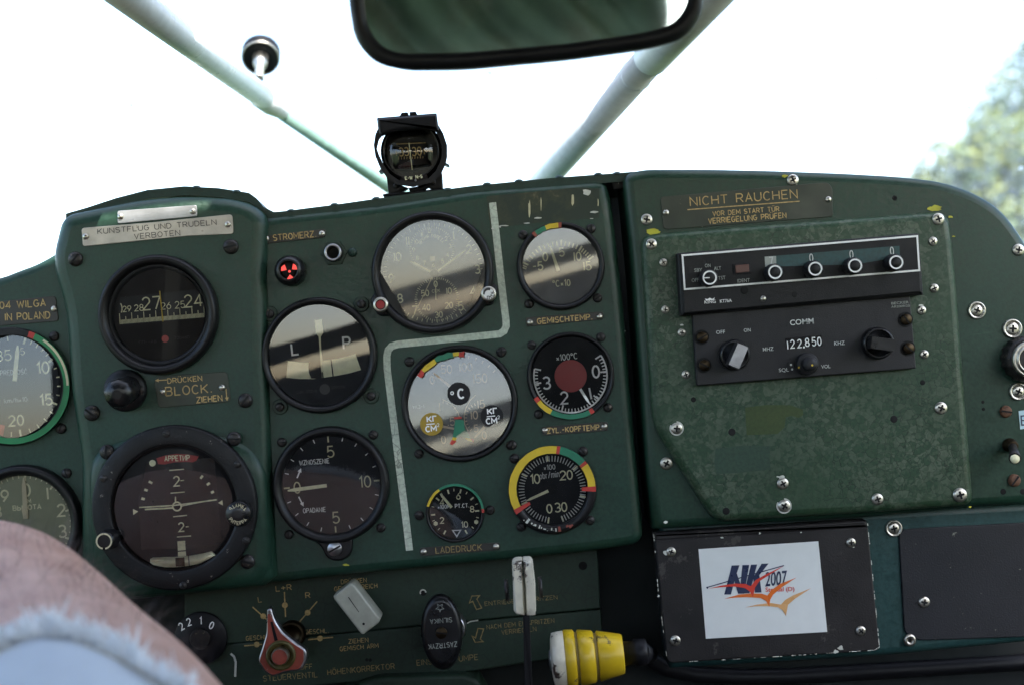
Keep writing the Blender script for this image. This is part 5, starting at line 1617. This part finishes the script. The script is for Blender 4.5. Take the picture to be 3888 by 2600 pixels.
for nm, p, rr_, ang, m_ in (('megahertz_knob', zz('Y3', 620, 1060), 58, 25, 'steel'), ('kilohertz_knob', zz('Y3', 1782, 965), 60, -12, 'black_gloss')):
    mb = MB(); R_ = t.L(rr_); c_ = t.l(p, .012)[:2]
    mb.lathe([(R_, d2 - .001), (R_, d2 + .004), (R_ * .92, d2 + .006), (R_ * .82, d2 + .0065), (R_ * .80, d2 + .005), (R_ * .1, d2 + .005)], c=c_, n=48)
    k = t.part(nm, mb, 'bakelite')
    mb = MB()
    c2 = t.l((p[0] + 6, p[1] + 3), .016)
    M = Matrix.Translation((c2[0], c2[1], 0)) @ Matrix.Rotation(math.radians(ang if m_ == 'black_gloss' else -28 + 90), 4, 'Z')
    w_, l_ = R_ * .36, R_ * .78
    z0_, z1_ = d2 + .004, d2 + .017
    kk = mb.add([M @ Vector(v_) for v_ in ((-l_, -w_ * 1.15, z0_), (l_, -w_ * 1.15, z0_), (l_, w_ * 1.15, z0_), (-l_, w_ * 1.15, z0_), (-l_ * .95, -w_, z1_), (l_ * .95, -w_, z1_), (l_ * .95, w_, z1_), (-l_ * .95, w_, z1_))])
    for qd in ((4, 5, 6, 7), (0, 1, 5, 4), (1, 2, 6, 5), (2, 3, 7, 6), (3, 0, 4, 7)):
        mb.face([kk + i for i in qd])
    t.part('grip', mb, 'steel' if m_ == 'steel' else 'bakelite', k)
p = zz('Y3', 1203, 1132)
mb = MB(); R_ = t.L(42); c_ = t.l(p, .01)[:2]
mb.lathe([(R_, d2 - .001), (R_, d2 + .005), (R_ * .93, d2 + .006), (R_ * .55, d2 + .006)], c=c_, n=40, cap=True); k = t.part('volume_knob', mb, 'radio_grey')
mb = MB(); R2 = t.L(26); c_ = t.l((p[0] + 8, p[1]), .016)[:2]
mb.lathe([(R2, d2 + .005), (R2, d2 + .013), (R2 * .9, d2 + .0145), (R2 * .2, d2 + .0145)], c=c_, n=36); t.part('squelch_knob', mb, 'radio_grey', k)
mb = MB(); t.disc(mb, zz('Y3', 1137, 1160), 4, d2 + .0063, 0, 8); t.disc(mb, zz('Y3', 1245, 1142), 4, d2 + .0148, 0, 8); t.part('index_dots', mb, 'yellow', k)
for x, y in ((1998, 775), (2018, 1007), (348, 918), (366, 1142)):
    mb = MB(); t.disc(mb, zz('Y3', x, y), 29, d2 + .0002, 0, 24); t.part('screw_recess', mb, 'hole_dark')
    screws(t, 'slot_brown', [(*zz('Y3', x + 6, y), 21)], d2 + .0003)

# fittings on the right edge
t = T('headset_jack', 'large knurled chrome jack cut by the right edge', 'jack', (3886, 1362), -hE)
r = t.L(84)
mb = MB(); mb.lathe([(r, 0), (r, .008), (r * .93, .011), (r * .80, .012)], n=64, cap=True, wob=lambda i, rr, hh: 1 + (.05 if (i // 2) % 2 and rr > r * .96 else 0)); t.part('knurled_ring', mb, 'screw_dark')
mb = MB(); mb.lathe([(r * .82, .010), (r * .82, .014), (r * .74, .015), (r * .68, .0135), (r * .64, .016), (r * .58, .0165), (r * .50, .013), (r * .46, .006), (.0003, .006)], n=56); t.part('barrel', mb, 'chrome')
mb = MB(); mb.lathe([(r * .45, .0065), (.0003, .0065)], n=32, smooth=False); t.part('bore', mb, 'hole_dark')

t = T('toggle_switch', 'small toggle switch with pale tip near the right edge', 'switch', zz('X3', 1190, 870), -hE)
r = t.L(27)
mb = MB(); mb.lathe([(r, 0), (r, .003), (r * .8, .004), (r * .75, .008), (r * .6, .009)], n=32, cap=True); t.part('bushing', mb, 'brass_dark')
mb = MB(); b_ = t.l(zz('X3', 1240, 985), .028); mb.tube([(0, 0, .006), tuple(x * .5 for x in b_[:2]) + (.018,), b_], [.0028, .0030, .0040], 14); t.part('lever', mb, 'screw_dark')
mb = MB(); mb.lathe([(.0032, b_[2]), (.0028, b_[2] + .0012), (.0003, b_[2] + .0018)], c=b_[:2], n=20); t.part('pale_tip', mb, 'lume')

t = T('blue_label', 'pale blue printed label cut by the right edge', 'label', (3900, 1592), -hE)
mb = MB(); t.poly(mb, [zz('X3', 1270, 580), (3960, 1545), (3968, 1618), zz('X3', 1285, 735)], .0005); t.part('paper', mb, 'label_blue')
mb = MB(); t.text(mb, 'EIN', (3880, 1612), (3945, 1606), 34, .0007, 5); t.part('lettering', mb, 'sticker_navy')

# ================================================================== LOWER CONTROLS
yl = .035 - .0012
# red fuel valve lever
t = T('fuel_valve_lever', 'worn red teardrop fuel valve lever with silver edge', 'lever', zz('Z2', 1060, 1010), yl)
p = zz('Z2', 1080, 945)
mb = MB(); mb.lathe([(t.L(52), 0), (t.L(52), .006), (t.L(44), .008), (t.L(34), .006), (t.L(30), .004), (.0003, .004)], c=t.l(p)[:2], n=40); t.part('socket', mb, 'brass_dark')
hl = .034
mb = MB(); mb.lathe([(t.L(30), 0), (t.L(30), hl)], c=t.l(zz('Z2', 985, 1140), .03)[:2], n=24, cap=False); t.part('spindle', mb, 'brass_dark')
ol = zz('Z2', 850, 735, 870, 716, 892, 725, 925, 830, 990, 930, 1100, 1020, 1195, 1085, 1210, 1130, 1195, 1220, 1155, 1275, 1010, 1295, 905, 1338, 830, 1290, 768, 1190, 800, 1100, 845, 950)
t.plate('lever_body', ol, [5, 5, 5, 20, 20, 20, 14, 14, 14, 20, 20, 14, 14, 20, 20, 20], hl + .006, hl, .0015, 'steel')
ol2 = zz('Z2', 856, 770, 886, 772, 916, 850, 980, 948, 1090, 1040, 1178, 1095, 1178, 1190, 1140, 1262, 1005, 1280, 905, 1318, 840, 1275, 786, 1190, 816, 1105, 858, 950)
t.plate('red_face', ol2, 8, hl + .0063, hl + .005, .0003, 'red_paint')
mb = MB(); t.rib(mb, zz('Z2', 893, 840, 915, 930, 935, 1010), 9, hl + .0066, w1=13); t.part('slot', mb, 'dial_black')
p = zz('Z2', 975, 1142)
mb = MB(); c_ = t.l(p, hl + .008)[:2]
mb.lathe([(t.L(54), hl + .006), (t.L(54), hl + .0085), (t.L(46), hl + .0095), (t.L(40), hl + .0070), (t.L(33), hl + .0068)], c=c_, n=44, cap=False); t.part('washer', mb, 'ochre_dark')
mb = MB(); mb.lathe([(t.L(40), hl + .0062), (t.L(30), hl + .0062)], c=c_, n=40, cap=False, smooth=False); t.part('groove', mb, 'hole_dark')
mb = MB(); mb.lathe([(t.L(32), hl + .005), (t.L(32), hl + .011), (t.L(27), hl + .013)], c=c_, n=40, cap=False); t.part('button_rim', mb, 'chrome')
mb = MB(); mb.lathe([(t.L(28), hl + .0128), (.0003, hl + .0132)], c=c_, n=36); t.part('button', mb, 'red_paint')

# mixture T-handle
t = T('mixture_control', 'yellowed white block handle of the mixture control, tilted', 'handle', zz('Z2', 1640, 720), yl)
mb = MB(); mb.tube([t.l(zz('Z2', 1640, 720), 0), t.l(zz('Z2', 1640, 720), .025)], .006, 16); t.part('shaft', mb, 'steel')
t.plate('grip', zz('Z2', 1443, 615, 1590, 500, 1628, 512, 1860, 815, 1850, 850, 1710, 955, 1690, 950, 1450, 640), [0, 14, 14, 14, 14, 14, 14, 0], .042, .022, .0014, 'nylon')
mb = MB(); t.rib(mb, zz('Z2', 1578, 622, 1625, 690, 1672, 755), 3.5, .0423, w1=2); t.disc(mb, zz('Z2', 1713, 860), 5, .0423, 0, 10); t.part('crack', mb, 'dial_black')

# primer handle
t = T('primer_control', 'black oval primer handle embossed SILNIKA and ZASTRZYK', 'handle', zz('Z3', 485, 850), yl)
p = zz('Z3', 560, 790)
mb = MB(); mb.lathe([(t.L(58), 0), (t.L(58), .012), (t.L(52), .014)], c=t.l(p)[:2], n=36, cap=True); t.part('collar', mb, 'steel')
hh = .036
mb = MB()
cx_, cy_ = zz('Z3', 485, 845)
ax = Vector((math.sin(math.radians(-3)), -math.cos(math.radians(-3)))); ay = Vector((ax.y, -ax.x))
rings = []
for (k_, z_) in ((1.0, hh - .012), (1.04, hh - .006), (1.0, hh - .002), (.9, hh), (.8, hh + .0006)):
    rings.append([t.l((cx_ + (ay.x * 76 * abs(math.cos(a)) ** 1.0 * (1 if math.cos(a) > 0 else -1) * k_ + ax.x * 140 * math.sin(a) * k_), cy_ + (ay.y * 76 * math.cos(a) * k_ + ax.y * 140 * math.sin(a) * k_)), z_) for a in [2 * PI * i / 56 for i in range(56)]])
rings = [r_[::-1] for r_ in rings] if rings[0][0][0] * 1 > 1e9 else rings
mb.rings(rings, 0, True, True, True, True)
t.part('grip', mb, 'bakelite')
mb = MB(); mb.tube([t.l(zz('Z3', 520, 820), .0), t.l(zz('Z3', 500, 840), hh - .008)], .0075, 16); t.part('shaft', mb, 'bakelite')
screws(t, 'slot_brown', [(*zz('Z3', 482, 853), 22)], hh + .0004)
mb = MB()
t.text(mb, 'SILNIKA', zz('Z3', 565, 730), zz('Z3', 390, 745), 17, hh + .0010, 2.2); t.text(mb, 'ZASTRZYK', zz('Z3', 605, 925), zz('Z3', 375, 948), 18, hh + .0010, 2.6)
star = [pol(zz('Z3', 470, 650), 16 if i % 2 == 0 else 7, i * 36 + 180) for i in range(10)]
t.rib(mb, star, 2.2, hh + .0010, closed=True)
t.part('embossing', mb, 'grey_ink')

# throttle lever: stick and white two-part grip
t = T('throttle_lever', 'chipped white two-part throttle grip on a flat black stick', 'lever', zz('Z3', 1180, 1290), -.055)
t.plate('stick', zz('Z3', 1140, 700, 1196, 700, 1222, 1400, 1160, 1400), 2, .004, 0, .0008, 'black_rubber')
t.plate('grip_half', zz('Z3', 1052, 310, 1075, 283, 1138, 280, 1152, 480, 1166, 700, 1160, 727, 1095, 722, 1066, 690, 1060, 480), [14, 10, 4, 0, 4, 6, 14, 14, 0], .013, -.009, .006, 'grip_white')
t.plate('grip_half', zz('Z3', 1142, 278, 1205, 275, 1224, 300, 1245, 480, 1250, 690, 1235, 722, 1168, 727, 1156, 480), [4, 10, 14, 0, 14, 10, 4, 0], .013, -.009, .006, 'grip_white')
for x, y, w_ in ((1045, 505, -1), (1248, 490, 1)):
    a = t.l(zz('Z3', x, y), .002); mb = MB(); mb.tube([(a[0] - .004 * -w_, a[1], a[2]), (a[0] + .0015 * w_, a[1], a[2]), (a[0] + .003 * w_, a[1], a[2])], [.0072, .0068, .003], 20); t.part('grip_rivet', mb, 'screw_dark')

# yellow carburettor/propeller grip lying across
t = T('yellow_knob', 'chipped yellow tapered grip with two grooves on a black shaft', 'knob', zz('Z3', 1680, 1060), -.045)
a, b_ = zz('Z3', 1380, 1075), zz('Z3', 2160, 1005)
A0, B0 = Vector(t.l(a, .0)), Vector(t.l(b_, .0))
ax = (B0 - A0); L_ = ax.length; ax.normalize()
u_ = L_ / 780


def along(prof):
    return [A0 + ax * (x * u_) for x, r in prof], [r * u_ for x, r in prof]


def lat(name, prof, mat, n=40):
    mb = MB(); p_, r_ = along(prof); mb.tube(p_, r_, n); return t.part(name, mb, mat)


lat('end_cap', [(-12, 90), (-4, 170), (8, 215), (50, 222), (98, 226), (104, 220)], ('grip_white'))
lat('end_button', [(-30, 30), (-22, 75), (-8, 95), (2, 95)], 'steel')
lat('grip_section', [(102, 222), (110, 232), (178, 228), (190, 215)], 'yellow_grip')
lat('groove', [(182, 208), (218, 206)], 'yellow_groove')
lat('grip_section', [(212, 210), (220, 224), (330, 208), (342, 196)], 'yellow_grip')
lat('groove', [(336, 188), (372, 184)], 'yellow_groove')
lat('grip_section', [(366, 190), (376, 202), (560, 160), (572, 152), (574, 60)], 'yellow_grip')
lat('shaft', [(572, 98), (660, 95), (664, 110), (755, 105), (765, 95), (768, 30)], 'black_rubber')
mb = MB(); B1 = A0 + ax * (700 * u_); mb.tube([B1, B1 + Vector((.012, -.02, -.08))], .007, 14); t.part('support_arm', mb, 'black_rubber')

for lab, pts, r_, m_ in (('thin dark hose sagging under the black box cover', ((2420, 2470), (2560, 2555), (2900, 2572), (3300, 2548), (3700, 2525), (4050, 2500)), .006, 'black_rubber'),):
    e = link_obj('hose' if 'hose' in lab else 'cable', None); e['label'] = lab; e['category'] = 'hose' if 'hose' in lab else 'cable'
    P_ = [W(p_, .075) for p_ in pts]
    mb = MB(); mb.tube([P_[0].lerp(P_[1], 0)] + [P_[k].lerp(P_[k + 1], f) for k in range(len(P_) - 1) for f in (.25, .5, .75)] + [P_[-1]], r_, 14)
    world_obj('sheath', mb, m_, e)

# numbered dial behind the knee
t = T('numbered_dial', 'black dial numbered 2 1 0 beside the knee', 'dial', zz('R3', 1600, 1190), yl)
r = t.L(100)
mb = MB(); mb.lathe([(r, 0), (r, .002), (r * .96, .0028), (r * .42, .003)], n=64, cap=True); t.part('dial_disc', mb, 'black_rubber')
mb = MB(); mb.lathe([(r * .40, .002), (r * .40, .0042), (r * .36, .005)], n=36, cap=True); t.part('hub', mb, 'screw_dark')
mb = MB()
for tx_, x, y, a in (('2', 1440, 1100, 28), ('2', 1500, 1065, 14), ('1', 1593, 1055, -4), ('0', 1680, 1092, -28)):
    t.num(mb, tx_, zz('R3', x, y), 27, .0034, 4, ang=a, asp=.5)
t.part('numerals', mb, 'white')

# ================================================================== COMPASS ON THE GLARESHIELD
yk = .03
t = T('magnetic_compass', 'black hooded magnetic compass standing on top of the panel', 'compass', zz('W3', 1040, 1390), yk)
K = lambda *a: zz('W3', *a)
cc = K(1040, 790)
c0 = t.l(cc, .0)
r = t.L(118)
mb = MB()      # bowl (sphere-like) with lens opening towards the cabin
prof = [(r * .25, -.036), (r * .7, -.030), (r * .95, -.015), (r * 1.0, .0), (r * .985, .008), (r * .92, .012), (r * .86, .0125), (r * .84, .008), (r * .84, -.006)]
mb.lathe(prof, c=c0[:2], n=56, cap=False); mb.lathe([(r * .85, -.0058), (.0003, -.0058)], c=c0[:2], n=40, smooth=False)
t.part('bowl', mb, 'black_gloss')
# card
mb = MB(); rows = []
cc2 = t.l(K(1025, 830), .0)
for zf in (0, 1):
    rows.append([(cc2[0] + .0135 * math.sin(a), cc2[1] + (-.0075 if zf == 0 else .0075), -.0045 + .010 * math.cos(a)) for a in [math.radians(q_) for q_ in range(-90, 91, 10)]])
mb.rings(rows, 0, True, False); t.part('compass_card', mb, 'dial_brown')
mb = MB()
t.num(mb, '33', K(915, 775), 31, .0060, 4, asp=.48); t.num(mb, '30', K(1105, 768), 31, .0060, 4, asp=.48); t.num(mb, 'I', K(800, 790), 22, .0060, 3); t.num(mb, 'I', K(1215, 770), 22, .0060, 3)
for i in range(10):
    x = 840 + i * 40
    t.rib(mb, K(x, 890 - i * 2, x, (860 if i % 2 else 845) - i * 2), 2.6, .0060)
t.rib(mb, K(800, 660, 1000, 652, 1240, 640), 3, .0060)
t.part('card_numerals', mb, 'gold_ink')
mb = MB(); t.rib(mb, K(990, 640, 1040, 1045), 3.2, .0072); t.part('lubber_line', mb, 'lume')
mb = MB(); pr = [(r * .85 * (1 - i / 8) + 1e-5, .0098 + .007 * (1 - (1 - i / 8) ** 2)) for i in range(9)]
mb.lathe(pr, c=c0[:2], n=48); t.part('lens', mb, 'lens_glass')
t.plate('corrector_strip', K(850, 1160, 1262, 1110, 1270, 1180, 1180, 1235, 1000, 1262, 880, 1230), 6, .0135, .006, .001, 'dial_brown')
mb = MB(); t.text(mb, 'E-W', K(938, 1190), K(1042, 1182), 11, .0138, 2.6); t.text(mb, 'N-S', K(1096, 1172), K(1190, 1160), 11, .0138, 2.6); t.part('lettering', mb, 'lume')
for x, y in ((950, 1225), (1090, 1200)):
    t.inst('corrector_screw', SM['slot_steel'], K(x, y), 4, .0136)
# hood: a strap that goes round the bowl and opens into a square visor
ho = K(515, 278, 530, 268, 1385, 203, 1405, 215, 1425, 370, 1500, 500, 1560, 680, 1560, 850, 1540, 950, 1470, 1110, 1330, 1235, 1050, 1300, 800, 1260, 655, 1150, 560, 1010, 490, 840, 466, 680, 490, 520, 530, 430)
hi = K(700, 470, 760, 440, 1250, 400, 1330, 430, 1400, 490, 1450, 600, 1480, 720, 1478, 830, 1455, 930, 1390, 1060, 1280, 1170, 1050, 1225, 830, 1190, 700, 1100, 610, 960, 545, 820, 515, 730, 545, 600, 600, 530)
mb = MB()
fo = [t.l(p, .016) for p in ho]; fi = [t.l(p, .016) for p in hi]
bo = [t.l(p, -.012) for p in ho]; bi = [t.l(p, -.012) for p in hi]
mb.rings([bi, fi, fo, bo], 0, False, True); t.part('hood', mb, 'black_rubber')
mb = MB(); k0 = MB()
mb.slab(t.outline(K(520, 275, 1400, 208, 1425, 380, 1440, 470, 1250, 420, 760, 455, 560, 540, 530, 430), [8, 8, 20, 10, 60, 60, 10, 20], .020), .020, .015, .002); t.part('visor', mb, 'black_rubber')
for pts in ((850, 248, 880, 192, 972, 184, 982, 238), (1000, 236, 998, 182, 1090, 174, 1118, 228)):
    t.plate('sight_block', K(*pts), 2, .010, -.006, .0005, 'black_rubber')
for pts in ((540, 1075, 560, 1030, 600, 1020, 610, 1050), (1465, 925, 1500, 918, 1590, 962, 1560, 972)):
    t.plate('hood_tab', K(*pts), 2, .012, -.004, .0004, 'steel')
t.plate('bracket_leg', K(655, 1120, 760, 1200, 850, 1260, 980, 1310, 850, 1390, 690, 1420, 685, 1400), 3, .004, -.004, .0008, 'black_rubber')
t.plate('bracket_leg', K(1480, 1080, 1495, 1325, 1320, 1330, 1275, 1300, 1200, 1345, 1050, 1362, 1000, 1365, 980, 1310, 1200, 1275, 1380, 1170), 3, .0035, -.0045, .0008, 'black_rubber')
for x, y in ((798, 1280), (1355, 1228)):
    t.inst('bracket_screw', SM['slot'], K(x, y), 10, .0048)
t.plate('foot', K(600, 1400, 1560, 1312, 1680, 1325, 1660, 1345, 600, 1440), 4, .006, -.012, .001, 'black_rubber')

# ================================================================== STRUTS, THERMOMETER, MIRROR
def tubeW(name, pts, rads, mat, parent, n=32):
    mb = MB(); mb.tube(pts, rads, n); return world_obj(name, mb, mat, parent)


def root(name, label, cat, loc):
    e = link_obj(name, None); e['label'] = label; e['category'] = cat
    return e


e = root('cabin_strut', 'white tube with tapered collar and thin green rod, descending from the upper left', 'strut', None)
P0, P1 = W((230, -200), -.20), W((1003, 372), .29)
P2 = W((1085, 432), .325); P3 = W((1520, 735), .50)
tubeW('tube', [P0, P1], [.0104, .0104], 'strut_white', e)
mb = MB(); d = (P2 - P1)
mb.tube([P1 - d * .18, P1 - d * .16, P1 + d * .35, P1 + d * .8, P2, P2 + d * .05], [.0106, .0116, .0113, .0082, .0066, .004], 32); world_obj('collar', mb, 'strut_white', e)
tubeW('rod', [P2 - d * .1, P3 + (P3 - P2) * .55], [.0084, .0084], 'strut_green', e, 20)
e = root('cabin_strut', 'pale green-white tube rising to the upper right, partly behind the mirror', 'strut', None)
Q0, Q1, Q2 = W((2860, -190), -.16), W((2472, 222), .02), W((2040, 715), .30)
tubeW('tube', [Q1, Q2 + (Q2 - Q1) * .75], [.0112, .0112], 'strut_white', e)
tubeW('upper_sleeve', [Q0, Q1, Q1 + (Q2 - Q1) * .01], [.0126, .0126, .0112], 'strut_white', e)
tubeW('weld_ring', [Q1 + (Q2 - Q1) * .10, Q1 + (Q2 - Q1) * .105, Q1 + (Q2 - Q1) * .11], [.0112, .0118, .0112], 'strut_white', e)

t = T('outside_air_thermometer', 'small round dark thermometer head on a bright stem behind the left strut', 'thermometer', zz('W1', 1235, 440), .40)
r = t.L(72)
for nm, f0, m_ in (('head', 0, 'black_worn'),):
    mb = MB()
    ctr = Vector((0, 0, 0)); nrm = Vector((.05, -.62, .78)).normalized()
    M = nrm.to_track_quat('Z', 'Y').to_matrix().to_4x4()
    mb.lathe([(r, -.006), (r, .006), (r * .93, .0075), (r * .3, .004), (r * .28, .004)], n=44, cap=True)
    mb.lathe([(r * .9, -.0061), (.0003, -.0061)][::-1], n=30, smooth=False, cap=False)
    mb.v = [tuple(M @ Vector(v)) for v in mb.v]
    t.part('head', mb, 'black_worn')
    mb = MB(); mb.lathe([(r * .99, .0062), (r * .96, .0082), (r * .90, .0072)], n=44, cap=False); mb.v = [tuple(M @ Vector(v)) for v in mb.v]; t.part('bright_rim', mb, 'chrome')
mb = MB(); mb.tube([tuple(nrm * .002), tuple(nrm * .02), tuple(nrm * .022), tuple(nrm * .05)], [r * .42, r * .36, r * .24, r * .24], 24); t.part('stem', mb, 'chrome')

# rear-view mirror
t = T('rear_view_mirror', 'wide black-framed rear view mirror hanging at the top', 'mirror', (2010, -60), -.20)
om = [(1325, -300), (1322, 0), (1345, 150), (1420, 235), (1520, 261), (1750, 259), (2150, 222), (2480, 178), (2600, 145), (2668, 60), (2676, -60), (2665, -330), (2560, -430), (1430, -400)]
im = [(1388, -290), (1385, 0), (1400, 110), (1455, 180), (1530, 200), (1750, 197), (2150, 163), (2450, 120), (2560, 85), (2608, 20), (2615, -60), (2605, -310), (2540, -370), (1450, -345)]
rd = [0, 60, 80, 80, 60, 60, 60, 60, 60, 60, 60, 0, 60, 60]
o1, i1 = t.outline(om, rd, .004), t.outline(im, rd, .004)
mb = MB()
N_ = len(o1); ring = []
for k_ in range(9):
    a = PI * k_ / 8
    f = .5 - .5 * math.cos(a)
    ring.append([(o1[i][0] + (i1[i][0] - o1[i][0]) * f, o1[i][1] + (i1[i][1] - o1[i][1]) * f, .002 + .0075 * math.sin(a)) for i in range(N_)])
bk = [(p[0] * .97, p[1] * .97, -.012) for p in o1]
mb.rings([bk] + ring, 0, True, True, True)
t.part('frame', mb, 'black_rubber')
mb = MB(); g_ = t.outline(im, rd, .003); k_ = mb.add([(p[0] * 1.01, p[1] * 1.01, .0042) for p in g_]); mb.face(list(range(k_, k_ + len(g_))))
mi = t.part('mirror_glass', mb, 'mirror_glass')
t.e.rotation_euler = (PI / 2 + math.radians(3.0), 0, 0)
mb = MB(); mb.tube([(0, .04, -.008), (0, .10, -.02), (0, .30, -.03)], [.010, .007, .007], 16); t.part('mount_arm', mb, 'black_rubber')

# ================================================================== PERSON: bare knee and frayed denim shorts at the lower left
pe = root('person', 'person in frayed light blue denim shorts, bare hairy knee at lower left', 'person', None)
axis = [Vector(p) for p in ((-.10, -.98, -.38), (-.128, -.75, -.31), (-.162, -.55, -.242), (-.195, -.40, -.200), (-.255, -.29, -.167), (-.300, -.225, -.142), (-.308, -.175, -.172), (-.310, -.150, -.23), (-.310, -.155, -.32), (-.310, -.185, -.45), (-.31, -.215, -.58), (-.31, -.22, -.70))]
rads = [.100, .099, .096, .091, .082, .075, .069, .066, .062, .064, .050, .040]


def interp(n):
    """smooth centre line and radius"""
    P_, R_ = [], []
    m_ = len(axis) - 1
    for i in range(n + 1):
        f = i / n * m_
        k = min(int(f), m_ - 1); u = f - k
        p0, p1, p2, p3 = axis[max(k - 1, 0)], axis[k], axis[k + 1], axis[min(k + 2, m_)]
        r0_, r1_, r2_, r3_ = rads[max(k - 1, 0)], rads[k], rads[k + 1], rads[min(k + 2, m_)]
        cr = lambda a, b, c, d: a * (-.5 * u + u * u - .5 * u ** 3) + b * (1 - 2.5 * u * u + 1.5 * u ** 3) + c * (.5 * u + 2 * u * u - 1.5 * u ** 3) + d * (-.5 * u * u + .5 * u ** 3)
        P_.append(cr(p0, p1, p2, p3)); R_.append(cr(r0_, r1_, r2_, r3_))
    return P_, R_


PA, RA = interp(88)
NS = 56


def frame_at(i):
    d = (PA[min(i + 1, len(PA) - 1)] - PA[max(i - 1, 0)]).normalized()
    sd = Vector((1, 0, 0)); sd = (sd - d * sd.dot(d)).normalized()
    up = sd.cross(d)
    return d, sd, up


def leg_pt(i, a, off=0.0):
    d, sd, up = frame_at(i)
    r = RA[i] + off
    r *= 1 + .025 * math.sin(2 * a + .6) + .012 * mnoise.noise((i * .12, math.cos(a) * 1.5, math.sin(a) * 1.5))
    return PA[i] + (sd * math.cos(a) + up * math.sin(a)) * r


mb = MB()
mb.rings([[leg_pt(i, -2 * PI * k / NS) for k in range(NS)] for i in range(len(PA))], 0, True, True, True, True)
world_obj('leg', mb, 'skin', pe)
# where the hem runs: index along the leg as a function of the angle
I_HEM = 27.2


def hem_i(a):
    return I_HEM - 9.5 * max(0, math.cos(a)) ** 1.6 + .8 * math.sin(a * 2 + 1) + .8 * mnoise.noise((math.cos(a) * 3, math.sin(a) * 3, 4))


def leg_f(fi, a, off):
    i = int(fi); u = fi - i
    return leg_pt(i, a, off) * (1 - u) + leg_pt(i + 1, a, off) * u


mb = MB(); rows = []
for j in range(26):
    row = []
    for k in range(NS):
        a = -2 * PI * k / NS
        f = hem_i(a) * j / 25
        fold = .003 * mnoise.noise((f * .35, math.cos(a) * 2.2, math.sin(a) * 2.2)) + .002 * mnoise.noise((f * 1.0, math.cos(a) * 5, math.sin(a) * 5))
        row.append(leg_f(f, a, .003 + fold * .8))
    rows.append(row)
last = [(leg_f(hem_i(-2 * PI * k / NS), -2 * PI * k / NS, .001)) for k in range(NS)]
mb.rings(rows + [last], 0, True, True, True)
sh = world_obj('shorts', mb, 'denim', pe)
mb = MB()
ringp = []
for k in range(NS * 2 + 1):
    a = -PI * k / NS
    ringp.append(leg_f(hem_i(a) - .7, a, .0034))
mb.tube(ringp, .0004, 6); world_obj('hem_stitching', mb, 'stitch', sh)


def strand(mb, base, dirv, ln, w, droop, rnd, seg=4):
    side = dirv.cross(Vector((rnd.uniform(-1, 1), rnd.uniform(-1, 1), rnd.uniform(-1, 1)))).normalized()
    bend = Vector((rnd.uniform(-1, 1), rnd.uniform(-1, 1), rnd.uniform(-1, 1))) * .5
    L_, R_ = [], []
    for s_ in range(seg + 1):
        u = s_ / seg
        p = base + dirv * ln * u + (bend * .5 + droop) * ln * u * u
        ww = w * (1 - .75 * u)
        L_.append(p + side * ww); R_.append(p - side * ww)
    kl, kr = mb.add(L_), mb.add(R_)
    for s_ in range(seg):
        mb.face([kr + s_, kr + s_ + 1, kl + s_ + 1, kl + s_])


rnd = random.Random(11)
mb = MB()
for _ in range(6500):
    a = rnd.uniform(-.5, PI + .4)
    d, sd, up = frame_at(int(I_HEM))
    nrm = sd * math.cos(a) + up * math.sin(a)
    tuft = .3 + 1.0 * mnoise.noise((a * 11, 1, 1)) + .9 * mnoise.noise((a * 31, 5, 1))
    base = leg_f(hem_i(a) - rnd.uniform(0, .6), a, .0045 + rnd.uniform(-.002, .002))
    strand(mb, base, (d * rnd.uniform(.7, 1.1) + nrm * rnd.uniform(-.05, .75) + Vector((rnd.uniform(-.4, .4), 0, rnd.uniform(-.3, .3)))).normalized(), rnd.uniform(.005, .012) * max(.25, .45 + tuft), rnd.uniform(.0004, .0010), Vector((0, 0, 0)), rnd, 3)
fr_ = world_obj('frayed_hem', mb, 'fray', sh, kind='stuff')
mb = MB()
for _ in range(3000):
    a = rnd.uniform(-.7, PI + .6)
    i = rnd.uniform(I_HEM, 50)
    d, sd, up = frame_at(int(i))
    nrm = sd * math.cos(a) + up * math.sin(a)
    strand(mb, leg_f(i, a, 0), (nrm * rnd.uniform(.35, 1) + d * rnd.uniform(.2, 1.1) + Vector((rnd.uniform(-.5, .5), rnd.uniform(-.3, .3), rnd.uniform(-.5, .3)))).normalized(), rnd.uniform(.006, .020), .00010, Vector((0, 0, -.3)), rnd, 4)
world_obj('leg_hair', mb, 'hair', pe, kind='stuff')
